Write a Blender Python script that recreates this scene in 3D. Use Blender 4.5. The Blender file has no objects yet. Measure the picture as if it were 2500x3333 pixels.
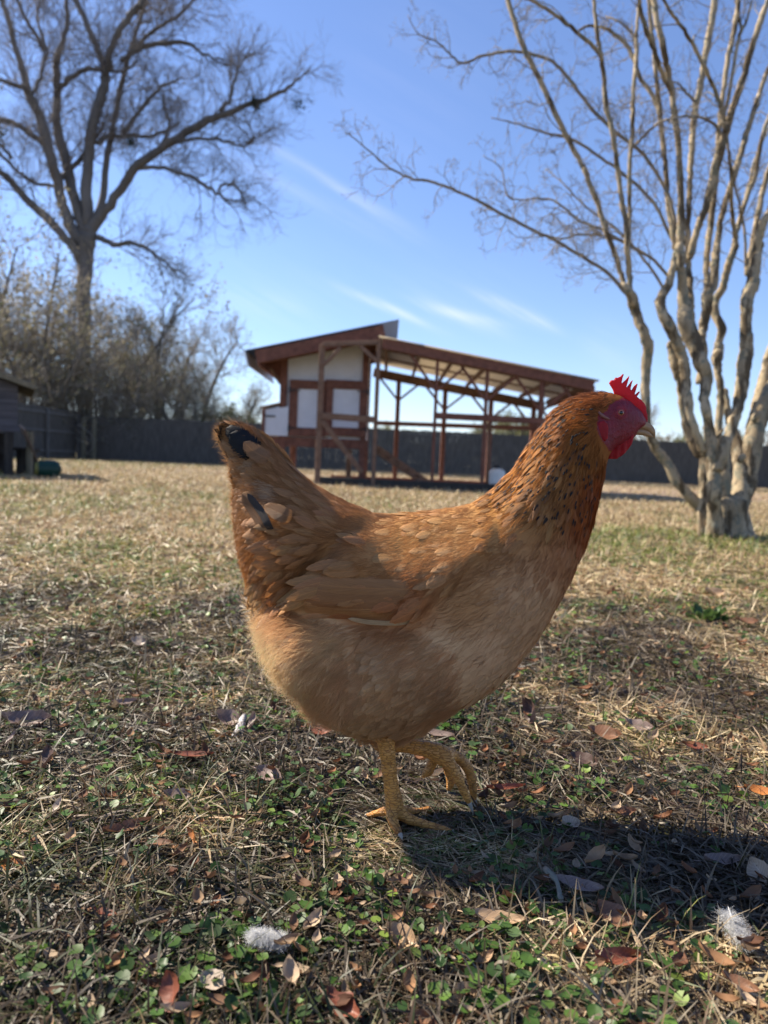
import bpy, math
import numpy as np
from mathutils import Vector, Matrix
R = math.radians
rng = np.random.default_rng(7)
C = bpy.context.scene.collection
# ------------------------------------------------------------------ camera
F_PX, CU, CV, CAMZ = 2400.0, 1250.0, 1666.5, 0.385
PITCH, ROLL = R(3.8), R(2.5)
_fw = np.array([0, math.cos(PITCH), -math.sin(PITCH)])
_up0 = np.array([0, math.sin(PITCH), math.cos(PITCH)])
_x0 = np.array([1.0, 0, 0])
_rt = _x0*math.cos(ROLL) + _up0*math.sin(ROLL)
_up = -_x0*math.sin(ROLL) + _up0*math.cos(ROLL)
CAM = np.array([0, 0, CAMZ])
cam_d = bpy.data.cameras.new('camera'); cam = bpy.data.objects.new('camera', cam_d); C.objects.link(cam)
M = Matrix(((_rt[0], _up[0], -_fw[0], 0), (_rt[1], _up[1], -_fw[1], 0), (_rt[2], _up[2], -_fw[2], CAMZ), (0, 0, 0, 1)))
cam.matrix_world = M
cam_d.sensor_fit = 'VERTICAL'; cam_d.sensor_height = 36.0; cam_d.sensor_width = 27.0
cam_d.lens = 36.0*F_PX/3333.0
cam_d.clip_start = 0.02; cam_d.clip_end = 2000
cam_d.dof.use_dof = True; cam_d.dof.focus_distance = 0.765; cam_d.dof.aperture_fstop = 6.6
bpy.context.scene.camera = cam
# ------------------------------------------------------------------ light
SUN = Vector((-1.02, 0.50, 1.0)).normalized()
w = bpy.data.worlds.new('World'); bpy.context.scene.world = w; w.use_nodes = True
nt = w.node_tree; nt.nodes.clear()
sky = nt.nodes.new('ShaderNodeTexSky'); sky.sky_type = 'NISHITA'; sky.sun_disc = False
sky.sun_elevation = math.asin(SUN.z); sky.sun_rotation = math.atan2(SUN.x, SUN.y) % (2*math.pi)
sky.air_density = 1.0; sky.dust_density = 0.1; sky.ozone_density = 4.5
bg = nt.nodes.new('ShaderNodeBackground'); bg.inputs[1].default_value = 0.087
wo = nt.nodes.new('ShaderNodeOutputWorld')
def wn(op, a, b=None, c=None):
    n = nt.nodes.new('ShaderNodeMath'); n.operation = op
    for i, v in enumerate((a, b, c)):
        if v is None: continue
        if isinstance(v, (int, float)): n.inputs[i].default_value = v
        else: nt.links.new(v, n.inputs[i])
    return n.outputs[0]
tc = nt.nodes.new('ShaderNodeTexCoord'); sp = nt.nodes.new('ShaderNodeSeparateXYZ'); nt.links.new(tc.outputs['Generated'], sp.inputs[0])
yy = wn('MAXIMUM', sp.outputs[1], 0.05)
gx = wn('DIVIDE', sp.outputs[0], yy); gz = wn('DIVIDE', sp.outputs[2], yy)
def skyco(u, v):
    d = _fw*F_PX + _rt*(u-CU) - _up*(v-CV); return d[0]/d[1], d[2]/d[1]
wisp_noise = nt.nodes.new('ShaderNodeTexNoise'); wisp_noise.inputs['Scale'].default_value = 9; wisp_noise.inputs['Detail'].default_value = 7; wisp_noise.inputs['Roughness'].default_value = .62
cmb = nt.nodes.new('ShaderNodeCombineXYZ'); nt.links.new(wn('ADD', wn('MULTIPLY', gx, .5), wn('MULTIPLY', gz, -.1)), cmb.inputs[0]); nt.links.new(wn('ADD', wn('MULTIPLY', gz, 4.2), wn('MULTIPLY', gx, 2.2)), cmb.inputs[1])
nt.links.new(cmb.outputs[0], wisp_noise.inputs['Vector'])
tot = None
# cirrus streaks: x0,y0 -> x1,y1 in sky directions, half width, strength
for (u0, v0, u1, v1, hw, st) in [(880,480,1330,745,.0075,.55),(1000,560,1380,800,.006,.25),(760,520,1250,770,.012,.30),(1120,940,1420,1065,.006,.95),(1300,960,1640,1085,.008,.55),(1400,1000,1660,1060,.006,.6),(1560,955,1800,1070,.008,1.0),
                                 (700,960,1000,1010,.02,.3),(1250,950,1700,1020,.05,.12),(600,900,1200,1000,.06,.10),(1900,1100,2100,1180,.03,.25),(1150,120,1500,420,.12,.08)]:
    a = skyco(u0, v0); b = skyco(u1, v1); cx, cz = (a[0]+b[0])/2, (a[1]+b[1])/2
    L = math.hypot(b[0]-a[0], b[1]-a[1]); dx, dz = (b[0]-a[0])/L, (b[1]-a[1])/L
    px = wn('SUBTRACT', gx, cx); pz = wn('SUBTRACT', gz, cz)
    al = wn('ADD', wn('MULTIPLY', px, dx/(L*.5)), wn('MULTIPLY', pz, dz/(L*.5)))
    ac = wn('ADD', wn('MULTIPLY', px, -dz/hw), wn('MULTIPLY', pz, dx/hw))
    e = wn('ADD', wn('POWER', wn('ABSOLUTE', al), 3.0), wn('MULTIPLY', ac, ac))
    g = wn('MULTIPLY', wn('EXPONENT', wn('MULTIPLY', e, -1.0)), st*.40)
    tot = g if tot is None else wn('ADD', tot, g)
nz = nt.nodes.new('ShaderNodeMapRange'); nz.inputs[1].default_value = .36; nz.inputs[2].default_value = .68; nt.links.new(wisp_noise.outputs[0], nz.inputs[0])
fac = wn('MULTIPLY', tot, wn('ADD', wn('MULTIPLY', nz.outputs[0], .85), .15))
mx = nt.nodes.new('ShaderNodeMix'); mx.data_type = 'RGBA'; nt.links.new(fac, mx.inputs[0]); nt.links.new(sky.outputs[0], mx.inputs[6]); mx.inputs[7].default_value = (6.6, 7.0, 7.4, 1)
tn = nt.nodes.new('ShaderNodeMix'); tn.data_type = 'RGBA'; tn.blend_type = 'MULTIPLY'; tn.inputs[0].default_value = 1; tn.inputs[7].default_value = (1.06, 1.0, 1.10, 1); nt.links.new(mx.outputs[2], tn.inputs[6])
nt.links.new(tn.outputs[2], bg.inputs[0]); nt.links.new(bg.outputs[0], wo.inputs[0])
sl = bpy.data.lights.new('sun', 'SUN'); sl.energy = 5.0; sl.angle = R(0.53); sl.color = (1.0, .90, .74)
so = bpy.data.objects.new('sun', sl); C.objects.link(so); so.rotation_euler = SUN.to_track_quat('Z', 'Y').to_euler(); so.location = (-9, 4, 12)
vs = bpy.context.scene.view_settings; vs.view_transform = 'Standard'; vs.look = 'None'; vs.exposure = 1.10; vs.gamma = 1
cy = bpy.context.scene.cycles; cy.transparent_max_bounces = 24; cy.max_bounces = 6; cy.use_denoising = True
# ------------------------------------------------------------------ helpers
def P(u, v, Y):
    d = _fw*F_PX + _rt*(u-CU) - _up*(v-CV); return CAM + d*(Y/d[1])
def G(u, v, z=0.0):
    d = _fw*F_PX + _rt*(u-CU) - _up*(v-CV); return CAM + d*((z-CAMZ)/d[2])
def tag(o, label=None, cat=None, group=None, kind=None):
    if label: o['label'] = label
    if cat: o['category'] = cat
    if group: o['group'] = group
    if kind: o['kind'] = kind
    return o
def empty(name, loc=(0, 0, 0)):
    o = bpy.data.objects.new(name, None); o.location = loc; o.empty_display_size = .1; C.objects.link(o); return o
def mesh(name, V, faces, mat, parent=None, col=None, st=None, smooth=True, midx=None, origin=None):
    """V (n,3); faces = list of int arrays (m,k)"""
    V = np.asarray(V, dtype=np.float64).reshape(-1, 3)
    if parent is not None:
        q = parent
        while q is not None: V = V - np.array(q.location); q = q.parent
    elif origin is not None: V = V - np.asarray(origin)
    me = bpy.data.meshes.new(name)
    fs = [np.asarray(f, dtype=np.int32) for f in faces if len(f)]
    nl = sum(f.size for f in fs); nf = sum(len(f) for f in fs)
    me.vertices.add(len(V)); me.vertices.foreach_set('co', V.astype(np.float32).ravel())
    me.loops.add(nl); me.loops.foreach_set('vertex_index', np.concatenate([f.ravel() for f in fs]))
    me.polygons.add(nf)
    tots = np.concatenate([np.full(len(f), f.shape[1], dtype=np.int32) for f in fs])
    st0 = np.zeros(nf, dtype=np.int32); st0[1:] = np.cumsum(tots)[:-1]
    me.polygons.foreach_set('loop_start', st0)
    me.polygons.foreach_set('use_smooth', np.full(nf, smooth))
    for m in (mat if isinstance(mat, (list, tuple)) else [mat]): me.materials.append(m)
    if midx is not None: me.polygons.foreach_set('material_index', np.asarray(midx, dtype=np.int32))
    if col is not None:
        a = me.attributes.new('Col', 'FLOAT_COLOR', 'POINT'); c4 = np.ones((len(V), 4), np.float32); c4[:, :3] = col; a.data.foreach_set('color', c4.ravel())
    if st is not None:
        a = me.attributes.new('st', 'FLOAT_VECTOR', 'POINT'); a.data.foreach_set('vector', np.asarray(st, np.float32).ravel())
    me.update(calc_edges=True); me.validate()
    o = bpy.data.objects.new(name, me); C.objects.link(o)
    if parent is not None: o.parent = parent
    elif origin is not None: o.location = origin
    return o
class MB:
    def __init__(s): s.v = []; s.f = {}; s.n = 0
    def add(s, V, F):
        V = np.asarray(V, float)
        for f in F:
            f = np.asarray(f, dtype=np.int32)
            if len(f): s.f.setdefault(f.shape[1], []).append(f + s.n)
        s.v.append(V); s.n += len(V)
    def box(s, c, h, Rm=None, bev=0.0):
        h = np.asarray(h, float); q = np.array([[x, y, z] for x in (-1, 1) for y in (-1, 1) for z in (-1, 1)], float)
        if bev <= 0:
            V = q*h; F = [[0,1,3,2],[4,6,7,5],[0,4,5,1],[2,3,7,6],[0,2,6,4],[1,5,7,3]]
            if Rm is not None: V = V @ Rm.T
            s.add(V+np.asarray(c), [np.array(F)]); return
        b = min(bev, h.min()*.45); V = []
        for sx, sy, sz in q:
            V += [[sx*h[0], sy*(h[1]-b), sz*(h[2]-b)], [sx*(h[0]-b), sy*h[1], sz*(h[2]-b)], [sx*(h[0]-b), sy*(h[1]-b), sz*h[2]]]
        idx = {tuple(k): i*3 for i, k in enumerate(q.astype(int))}
        Q = []; T = []
        for ax in range(3):
            o1, o2 = [(1, 2), (0, 2), (0, 1)][ax]
            for sg in (-1, 1):
                L = []
                for a_, b_ in ((-1,-1),(1,-1),(1,1),(-1,1)):
                    k = [0,0,0]; k[ax] = sg; k[o1] = a_; k[o2] = b_; L.append(idx[tuple(k)]+ax)
                Q.append(L)
            for a_ in (-1, 1):
                for b_ in (-1, 1):
                    k0 = [0,0,0]; k0[ax] = -1; k0[o1] = a_; k0[o2] = b_; k1 = list(k0); k1[ax] = 1
                    i0, i1 = idx[tuple(k0)], idx[tuple(k1)]; Q.append([i0+o1, i1+o1, i1+o2, i0+o2])
        for k, i in idx.items(): T.append([i, i+1, i+2])
        V = np.array(V)
        if Rm is not None: V = V @ Rm.T
        s.add(V+np.asarray(c), [np.array(Q), np.array(T)])
    def bar(s, a, b, w, d, bev=.004, up=(0, 1, 0)):
        """bar from a to b; d = full size along 'up' direction, w = the other"""
        a = np.asarray(a, float); b = np.asarray(b, float); z = b-a; L = np.linalg.norm(z); z /= L
        y = np.asarray(up, float); y = y - z*y.dot(z); y /= np.linalg.norm(y); x = np.cross(y, z)
        s.box((a+b)/2, (w/2, d/2, L/2), np.stack([x, y, z], 1), bev)
    def tube(s, pts, rad, n=6, cap=True):
        V, F, T = tube(pts, rad, n, cap); s.add(V, [F, T])
    def build(s, name, mat, parent=None, **k):
        V = np.concatenate(s.v); return mesh(name, V, [np.concatenate(f) for f in s.f.values()], mat, parent, **k)
def tube(pts, rad, n=6, cap=True, lump=0.0, ph=0.0):
    pts = np.asarray(pts, float); m = len(pts); rad = np.broadcast_to(np.asarray(rad, float), (m,))
    t = np.gradient(pts, axis=0); t /= np.linalg.norm(t, axis=1, keepdims=True)+1e-12
    a = np.array([0, 0, 1.0]) if abs(t[0][2]) < .9 else np.array([1.0, 0, 0])
    x = np.cross(t[0], a); x /= np.linalg.norm(x); X = np.empty((m, 3))
    for i in range(m):
        x = x - t[i]*x.dot(t[i]); x /= np.linalg.norm(x)+1e-12; X[i] = x
    Y = np.cross(t, X); an = np.arange(n)*2*math.pi/n; ca, sa = np.cos(an), np.sin(an)
    rr = rad[:, None]*np.ones(n)
    if lump: rr = rr*(1+lump*np.sin(3*an+ph+np.arange(m)[:, None]*.7)+lump*.7*np.sin(5*an-ph*2+np.arange(m)[:, None]*1.3))
    V = pts[:, None]+rr[..., None]*(X[:, None]*ca[None, :, None]+Y[:, None]*sa[None, :, None])
    i = np.arange(m-1)[:, None]*n; j = np.arange(n); j2 = (j+1) % n
    F = np.stack([i+j, i+j2, i+n+j2, i+n+j], -1).reshape(-1, 4)
    V = V.reshape(-1, 3); T = np.zeros((0, 3), int)
    if cap:
        V = np.vstack([V, pts[0], pts[-1]+t[-1]*rad[-1]*.4]); k = m*n
        T = np.vstack([np.stack([j2, j, np.full(n, k)], -1), np.stack([(m-1)*n+j, (m-1)*n+j2, np.full(n, k+1)], -1)])
    return V, F, T
def smoothline(pts, sub=4):
    """Catmull-Rom through rows (any number of columns)"""
    p = np.asarray(pts, float); q = np.vstack([2*p[0]-p[1], p, 2*p[-1]-p[-2]]); out = []
    for i in range(1, len(q)-2):
        for s in np.arange(sub)/sub:
            a, b, c, d = q[i-1], q[i], q[i+1], q[i+2]
            out.append(.5*((2*b)+(-a+c)*s+(2*a-5*b+4*c-d)*s*s+(-a+3*b-3*c+d)*s**3))
    out.append(p[-1]); return np.array(out)
def idw(Q, pts, vals, p=3.0):
    pts = np.asarray(pts, float); vals = np.asarray(vals, float)
    d = np.sqrt(((Q[:, None]-pts[None])**2).sum(-1))+4; ww = d**-p; ww /= ww.sum(1, keepdims=True); return ww @ vals
def inpoly(x, y, poly):
    poly = np.asarray(poly, float); r = np.zeros(np.shape(x), bool); j = len(poly)-1
    for i in range(len(poly)):
        xi, yi = poly[i]; xj, yj = poly[j]
        c = ((yi > y) != (yj > y)) & (x < (xj-xi)*(y-yi)/(yj-yi+1e-12)+xi); r ^= c; j = i
    return r
def vnoise(x, y, sc, seed=0):
    """smooth pseudo noise in 0..1"""
    r = np.random.default_rng(seed); t = 0
    for k in range(7):
        a = r.uniform(0, 6.28); f = sc*r.uniform(.5, 1.6); t = t+np.sin((x*math.cos(a)+y*math.sin(a))*f*6.28+r.uniform(0, 6.28)+1.3*np.sin((y*math.cos(a)-x*math.sin(a))*f*4+k))
    return np.clip(.5+t/7*.9, 0, 1)
# ------------------------------------------------------------------ materials
class NT:
    def __init__(s, name, rough=.8, spec=.3):
        s.m = bpy.data.materials.new(name); s.m.use_nodes = True; s.t = s.m.node_tree; s.b = s.t.nodes['Principled BSDF']; s.out = s.t.nodes['Material Output']
        s.b.inputs['Roughness'].default_value = rough; s.b.inputs['Specular IOR Level'].default_value = spec
    def n(s, typ, **k):
        x = s.t.nodes.new('ShaderNode'+typ)
        for a, v in k.items():
            if a.startswith('i_'): x.inputs[a[2:].replace('_', ' ')].default_value = v
            else: setattr(x, a, v)
        return x
    def l(s, a, b): s.t.links.new(a, b)
    def math(s, op, a, b=None, c=None):
        x = s.n('Math', operation=op)
        for i, v in enumerate((a, b, c)):
            if v is None: continue
            if isinstance(v, (int, float)): x.inputs[i].default_value = v
            else: s.l(v, x.inputs[i])
        return x.outputs[0]
    def noise(s, scale, detail=4, rough=.55, vec=None, stretch=None):
        x = s.n('TexNoise', i_Scale=scale, i_Detail=detail, i_Roughness=rough)
        if vec is None: vec = s.n('TexCoord').outputs['Object']
        if stretch:
            mp = s.n('Mapping'); mp.inputs['Scale'].default_value = stretch; s.l(vec, mp.inputs[0]); vec = mp.outputs[0]
        s.l(vec, x.inputs['Vector']); return x.outputs[0]
    def ramp(s, fac, stops):
        x = s.n('ValToRGB'); e = x.color_ramp.elements
        while len(e) < len(stops): e.new(.5)
        for i, (p, c) in enumerate(stops): e[i].position = p; e[i].color = (*c, 1)
        s.l(fac, x.inputs[0]); return x.outputs[0]
    def mix(s, fac, a, b, blend='MIX'):
        x = s.n('Mix', data_type='RGBA', blend_type=blend)
        for i, v in ((0, fac), (6, a), (7, b)):
            if isinstance(v, (int, float)): x.inputs[i].default_value = v
            elif isinstance(v, tuple): x.inputs[i].default_value = (*v, 1)
            else: s.l(v, x.inputs[i])
        return x.outputs[2]
    def col(s, c):
        if isinstance(c, tuple): s.b.inputs['Base Color'].default_value = (*c, 1)
        else: s.l(c, s.b.inputs['Base Color'])
    def bump(s, h, dist=.002, strength=.6):
        x = s.n('Bump'); x.inputs['Distance'].default_value = dist; x.inputs['Strength'].default_value = strength; s.l(h, x.inputs['Height']); s.l(x.outputs[0], s.b.inputs['Normal'])
    def translucent(s, colr, f):
        t = s.n('BsdfTranslucent'); mx = s.n('MixShader'); mx.inputs[0].default_value = f
        if isinstance(colr, tuple): t.inputs[0].default_value = (*colr, 1)
        else: s.l(colr, t.inputs[0])
        s.l(s.b.outputs[0], mx.inputs[1]); s.l(t.outputs[0], mx.inputs[2]); s.l(mx.outputs[0], s.out.inputs[0]); return mx
def wood(name, a, b, sc=6, rough=.75, stretch=(6, 6, .6)):
    m = NT(name, rough, .25); f = m.noise(sc, 6, .6, stretch=stretch); m.col(m.ramp(f, [(.3, a), (.7, b)])); m.bump(f, .004, .5); return m.m
def plain(name, c, rough=.7, spec=.3, var=.25, sc=8, bump=.001):
    m = NT(name, rough, spec); f = m.noise(sc, 5, .6); m.col(m.ramp(f, [(.3, tuple(x*(1-var) for x in c)), (.7, tuple(min(1, x*(1+var)) for x in c))])); m.bump(f, bump, .5); return m.m
def attrmat(name, rough=.7, spec=.3, trans=.25, varsc=40, var=.35):
    m = NT(name, rough, spec); a = m.n('Attribute', attribute_name='Col').outputs['Color']; f = m.noise(varsc, 3)
    c = m.mix(1.0, a, m.ramp(f, [(.3, (1-var,)*3), (.7, (1+var*.3,)*3)]), 'MULTIPLY'); m.col(c)
    if trans: m.translucent(c, trans)
    return m.m
# ================================================================== GROUND
def gz_(x, y): return .006*np.sin(x*7.1+1)*np.sin(y*6.3)+.004*np.sin(x*17+y*11)
def green_amt(x, y):
    g = vnoise(x, y, .9, 3)*.55+vnoise(x, y, 3.1, 4)*.45
    g = g + .70*np.exp(-(((x-2.0)/1.5)**2+((y-4.3)/.9)**2)) - .02 + .32*np.exp(-(((x+2.6)/1.8)**2+((y-5.5)/2.0)**2)) + .18*np.exp(-(((x+.9)/.5)**2+((y-2.6)/.5)**2))
    g = g + .10*np.exp(-(((x+.4)/.6)**2+((y-.9)/.5)**2))
    g = g - .10*np.exp(-(((x+1.2)/2.0)**2+((y-4.0)/1.6)**2)) - .3*(1/(1+np.exp(-(y-10)/1.0)))*(x > -6) + .15*(x < -5)*(y > 8)
    return np.clip(g, 0, 1)
def ground_grid():
    d = np.concatenate([[-6, -2, -.5], np.geomspace(.15, 420, 190)]); a = np.linspace(-1.45, 1.45, 150)
    D, A = np.meshgrid(d, a, indexing='ij'); x = np.where(D > 0, D*np.tan(A*.98), D*0+np.tan(A)*3); x = np.clip(x, -400, 400); y = D
    z = gz_(x, y)*np.clip(1-y/12, 0, 1); V = np.stack([x, y, z], -1).reshape(-1, 3); m = len(a)
    i = np.arange(len(d)-1)[:, None]*m; j = np.arange(m-1); F = np.stack([i+j, i+j+1, i+m+j+1, i+m+j], -1).reshape(-1, 4)
    return V, F[:, ::-1]
m = NT('soil_turf', .95, .1)
co = m.n('TexCoord').outputs['Object']
n1 = m.noise(1.1, 5, .6, co); n2 = m.noise(60, 6, .7, co); n3 = m.noise(9, 5, .65, co)
c1 = m.ramp(n2, [(.30, (.022, .015, .009)), (.5, (.115, .085, .048)), (.72, (.30, .23, .13))])
c2 = m.ramp(n2, [(.30, (.014, .018, .006)), (.5, (.055, .065, .022)), (.72, (.16, .16, .07))])
gm = m.ramp(m.math('ADD', m.math('MULTIPLY', n1, .6), m.math('MULTIPLY', n3, .4)), [(.44, (0, 0, 0)), (.60, (1, 1, 1))])
m.col(m.mix(gm, c1, c2)); m.bump(n2, .02, 1.0)
V, F = ground_grid(); tag(mesh('ground', V, [F], m.m), kind='structure')
# worn earth under and round the run
dirt = NT('dry_earth', .95, .1); f = dirt.noise(14, 6, .65); dirt.col(dirt.ramp(f, [(.3, (.16, .115, .085)), (.7, (.36, .28, .21))])); dirt.bump(f, .02, .8)
an = np.linspace(0, 2*math.pi, 60, endpoint=False)
rr = 1+.08*np.sin(an*5)+.06*np.sin(an*9+1)
V = np.stack([4.2+8.5*np.cos(an)*rr, 16.5+4.3*np.sin(an)*rr, np.full(60, .012)], -1)
V = np.vstack([V, [4.2, 16.5, .012]]); F = np.array([[i, (i+1) % 60, 60] for i in range(60)])
tag(mesh('worn_earth', V, [F], dirt.m), kind='structure')

def strips(base, az, el, L, W, bend, segs=3, tipw=.15, roll=None):
    """grass blades: base (n,3)"""
    n = len(base); s = np.linspace(0, 1, segs+1); P0 = base.copy(); pts = [P0]; e = el.copy()
    for k in range(segs):
        dv = np.stack([np.cos(az)*np.cos(e), np.sin(az)*np.cos(e), np.sin(e)], -1); P0 = P0+dv*(L/segs)[:, None]; pts.append(P0); e = e-bend/segs
    pts = np.stack(pts, 1); r = rng.uniform(-.9, .9, n) if roll is None else roll
    sd = np.stack([-np.sin(az)*np.cos(r), np.cos(az)*np.cos(r), np.sin(r)], -1)
    wf = np.interp(s, [0, .35, 1], [.7, 1, tipw]); o = sd[:, None]*(W[:, None]*.5*wf[None])[..., None]
    pts[:, :, 2] = np.maximum(pts[:, :, 2], .001)
    V = np.stack([pts-o, pts+o], 2).reshape(-1, 3); k = (segs+1)*2; b = np.arange(n)[:, None]*k; q = np.arange(segs)*2
    F = np.stack([b+q, b+q+1, b+q+3, b+q+2], -1).reshape(-1, 4); return V, F, k
def polar(n, p, d0, d1, half=.66):
    u = rng.uniform(0, 1, n); e = 2-p; d = (d0**e+u*(d1**e-d0**e))**(1/e); a = rng.uniform(-half, half, n); return np.tan(a)*d, d
STRAW = np.array([[.66, .51, .28], [.54, .39, .20], [.76, .61, .38], [.40, .25, .13], [.60, .46, .27], [.22, .13, .065]])
GREEN = np.array([[.15, .20, .04], [.24, .27, .06], [.10, .15, .03], [.32, .33, .09]])
n = 560000
x, y = polar(n, 1.7, .40, 32); g = green_amt(x, y); sc = np.maximum(1, y/.8)
clump = vnoise(x, y, 14, 9)
keep = rng.uniform(0, 1, n) < .30+.70*np.clip(clump*1.3-.1, 0, 1)+.25*(y > 3); x, y, g, sc = x[keep], y[keep], g[keep], sc[keep]; n = len(x)
az = rng.uniform(0, 2*math.pi, n); up = rng.uniform(0, 1, n) < np.where(y < 3, .09, .20)
el = np.where(up, rng.uniform(.5, 1.4, n), rng.uniform(-.05, .38, n)); L = rng.uniform(.014, .05, n)*sc**.22; W = rng.uniform(.0009, .0028, n)*sc**.62
zz = gz_(x, y)*np.clip(1-y/12, 0, 1)+rng.uniform(0, .009, n)
nf = (x > -.035) & (x < .115) & (y > .64) & (y < .86); el[nf] = rng.uniform(-.05, .10, nf.sum()); zz[nf] = gz_(x[nf], y[nf])-.001+rng.uniform(-.002, .001, nf.sum()); L[nf] *= .8
bend = rng.uniform(-.3, 1.6, n)
isg = rng.uniform(0, 1, n) < np.clip((g-.40)*1.15, .02, .8)
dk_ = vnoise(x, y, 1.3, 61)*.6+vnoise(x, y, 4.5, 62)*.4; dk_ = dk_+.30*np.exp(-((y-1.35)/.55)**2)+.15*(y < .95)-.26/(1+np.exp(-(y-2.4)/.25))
tone = 1-np.clip((dk_-.46)*2.4, 0, .74)          # patchy thatch tone, with broad near shade bands painted in, far lawn lightened
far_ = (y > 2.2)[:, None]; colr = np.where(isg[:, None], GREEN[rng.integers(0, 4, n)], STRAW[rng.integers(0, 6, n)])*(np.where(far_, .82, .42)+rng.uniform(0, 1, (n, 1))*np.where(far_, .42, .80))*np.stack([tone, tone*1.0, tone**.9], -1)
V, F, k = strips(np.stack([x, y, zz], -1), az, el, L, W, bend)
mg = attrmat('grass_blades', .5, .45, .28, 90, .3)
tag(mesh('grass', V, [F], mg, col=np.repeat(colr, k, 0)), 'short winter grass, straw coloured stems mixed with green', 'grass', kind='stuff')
# stiffer pale stems near the lens
# ---- round-leaved ground cover
def discs(x, y, z, r, tilt, az, cup, nseg=9):
    n = len(x); a = np.linspace(.25, 2*math.pi-.25, nseg); rr = 1+.0*a
    px = np.cos(a)*rr; py = np.sin(a)*rr
    loc = np.zeros((n, nseg+1, 3)); loc[:, 1:, 0] = px*r[:, None]; loc[:, 1:, 1] = py*r[:, None]; loc[:, 1:, 2] = cup[:, None]*r[:, None]*(1+.5*np.sin(3*a)[None])
    ct, s_ = np.cos(tilt)[:, None], np.sin(tilt)[:, None]
    X = loc[..., 0]*ct+loc[..., 2]*s_; Z = -loc[..., 0]*s_+loc[..., 2]*ct; Yv = loc[..., 1]
    ca, sa = np.cos(az)[:, None], np.sin(az)[:, None]
    V = np.stack([X*ca-Yv*sa+x[:, None], X*sa+Yv*ca+y[:, None], Z+z[:, None]], -1).reshape(-1, 3)
    b = np.arange(n)[:, None]*(nseg+1); j = np.arange(1, nseg); F = np.stack([b+0*j, b+j, b+j+1], -1).reshape(-1, 3); return V, F, nseg+1
n = 19000
x, y = polar(n, 1.45, .40, 4.5); g = green_amt(x, y); pt = vnoise(x, y, 5.5, 21)*.6+vnoise(x, y, 1.6, 22)*.4
keep = rng.uniform(0, 1, n) < np.clip((pt+.10*np.exp(-(((x+.25)/.3)**2+((y-.65)/.3)**2))-.42)*4.6, .04, 1)*np.clip(1.15-y/5, .1, 1); x, y = x[keep], y[keep]; n = len(x)
sc = np.maximum(1, y/.8)**.3
cl = np.array([[.075, .15, .030], [.12, .21, .040], [.055, .11, .030], [.21, .30, .06], [.09, .145, .055]])[rng.choice(5, n, p=[.32, .22, .25, .08, .13])]*rng.uniform(.7, 1.15, (n, 1))
zc_ = rng.uniform(.006, .019, n); zc_[(x > -.035) & (x < .115) & (y > .66) & (y < .86)] = .002
V, F, k = discs(x, y, gz_(x, y)+zc_, rng.uniform(.0025, .0062, n)*sc, rng.normal(0, .45, n), rng.uniform(0, 6.28, n), rng.uniform(.05, .35, n))
mc = attrmat('soft_leaves', .45, .35, .35, 120, .25)
tag(mesh('ground_cover', V, [F], mc, col=np.repeat(cl, k, 0)), 'small round green leaves creeping through the dry grass', 'ground cover', kind='stuff')
# ---- crumbled litter
def leafmesh(L, W, curl, twist, nr=7, lobes=0, rs=0, teeth=0):
    """one curled leaf; returns V,F,st  (x = length, y = width)"""
    r = np.random.default_rng(rs); s = np.linspace(0, 1, nr+1); t = np.linspace(-1, 1, 7)
    wf = np.sin(np.pi*np.clip(s, .0, 1)**.85)**.8; wf[0] = .05; wf[-1] = .03
    if lobes: wf = wf*(1-.38*(np.sin(s*math.pi*lobes*2)**2)*(s > .1)*(s < .9))
    S, T = np.meshgrid(s, t, indexing='ij'); wn_ = wf[:, None]*W*(1+r.uniform(-teeth, teeth, S.shape))
    X = (S-.5)*L; Y = T*wn_; Z = curl*L*((S-.5)**2)*1.4+np.abs(T)**1.6*W*.45*r.uniform(.6, 1.4)+r.normal(0, W*.05, S.shape)
    a = twist*(S-.5); Y2 = Y*np.cos(a)-Z*np.sin(a); Z2 = Y*np.sin(a)+Z*np.cos(a)
    m_ = len(t); i = np.arange(nr)[:, None]*m_; j = np.arange(m_-1); F = np.stack([i+j, i+j+1, i+m_+j+1, i+m_+j], -1).reshape(-1, 4)
    V = np.stack([X, Y2, Z2], -1).reshape(-1, 3); st = np.stack([T.ravel(), S.ravel(), 0*S.ravel()], -1)
    tv, tf, tt = tube(np.array([[-L*.5, 0, V[3, 2]], [-L*.62, 0, V[3, 2]-.001], [-L*.72, .002, V[3, 2]-.002]]), [.0007, .0006, .0005], 4)
    nv = len(V); return np.vstack([V, tv]), [F, tf+nv, tt+nv], np.vstack([st, np.tile([0, .0, 1], (len(tv), 1))])
lm = [leafmesh(.024, .006, .5, .8, 4, rs=k) for k in range(4)]
LITC = np.array([[.22, .10, .05], [.30, .16, .08], [.13, .06, .035], [.38, .25, .15], [.22, .12, .07], [.46, .34, .23]])
n = 3800; x, y = polar(n, 1.75, .42, 16, .62); kk = ~((x > -.03) & (x < .11) & (y > .66) & (y < .84)); x, y = x[kk], y[kk]; n = len(x); mbv, mbf, mbc, off = [], [], [], 0
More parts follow.
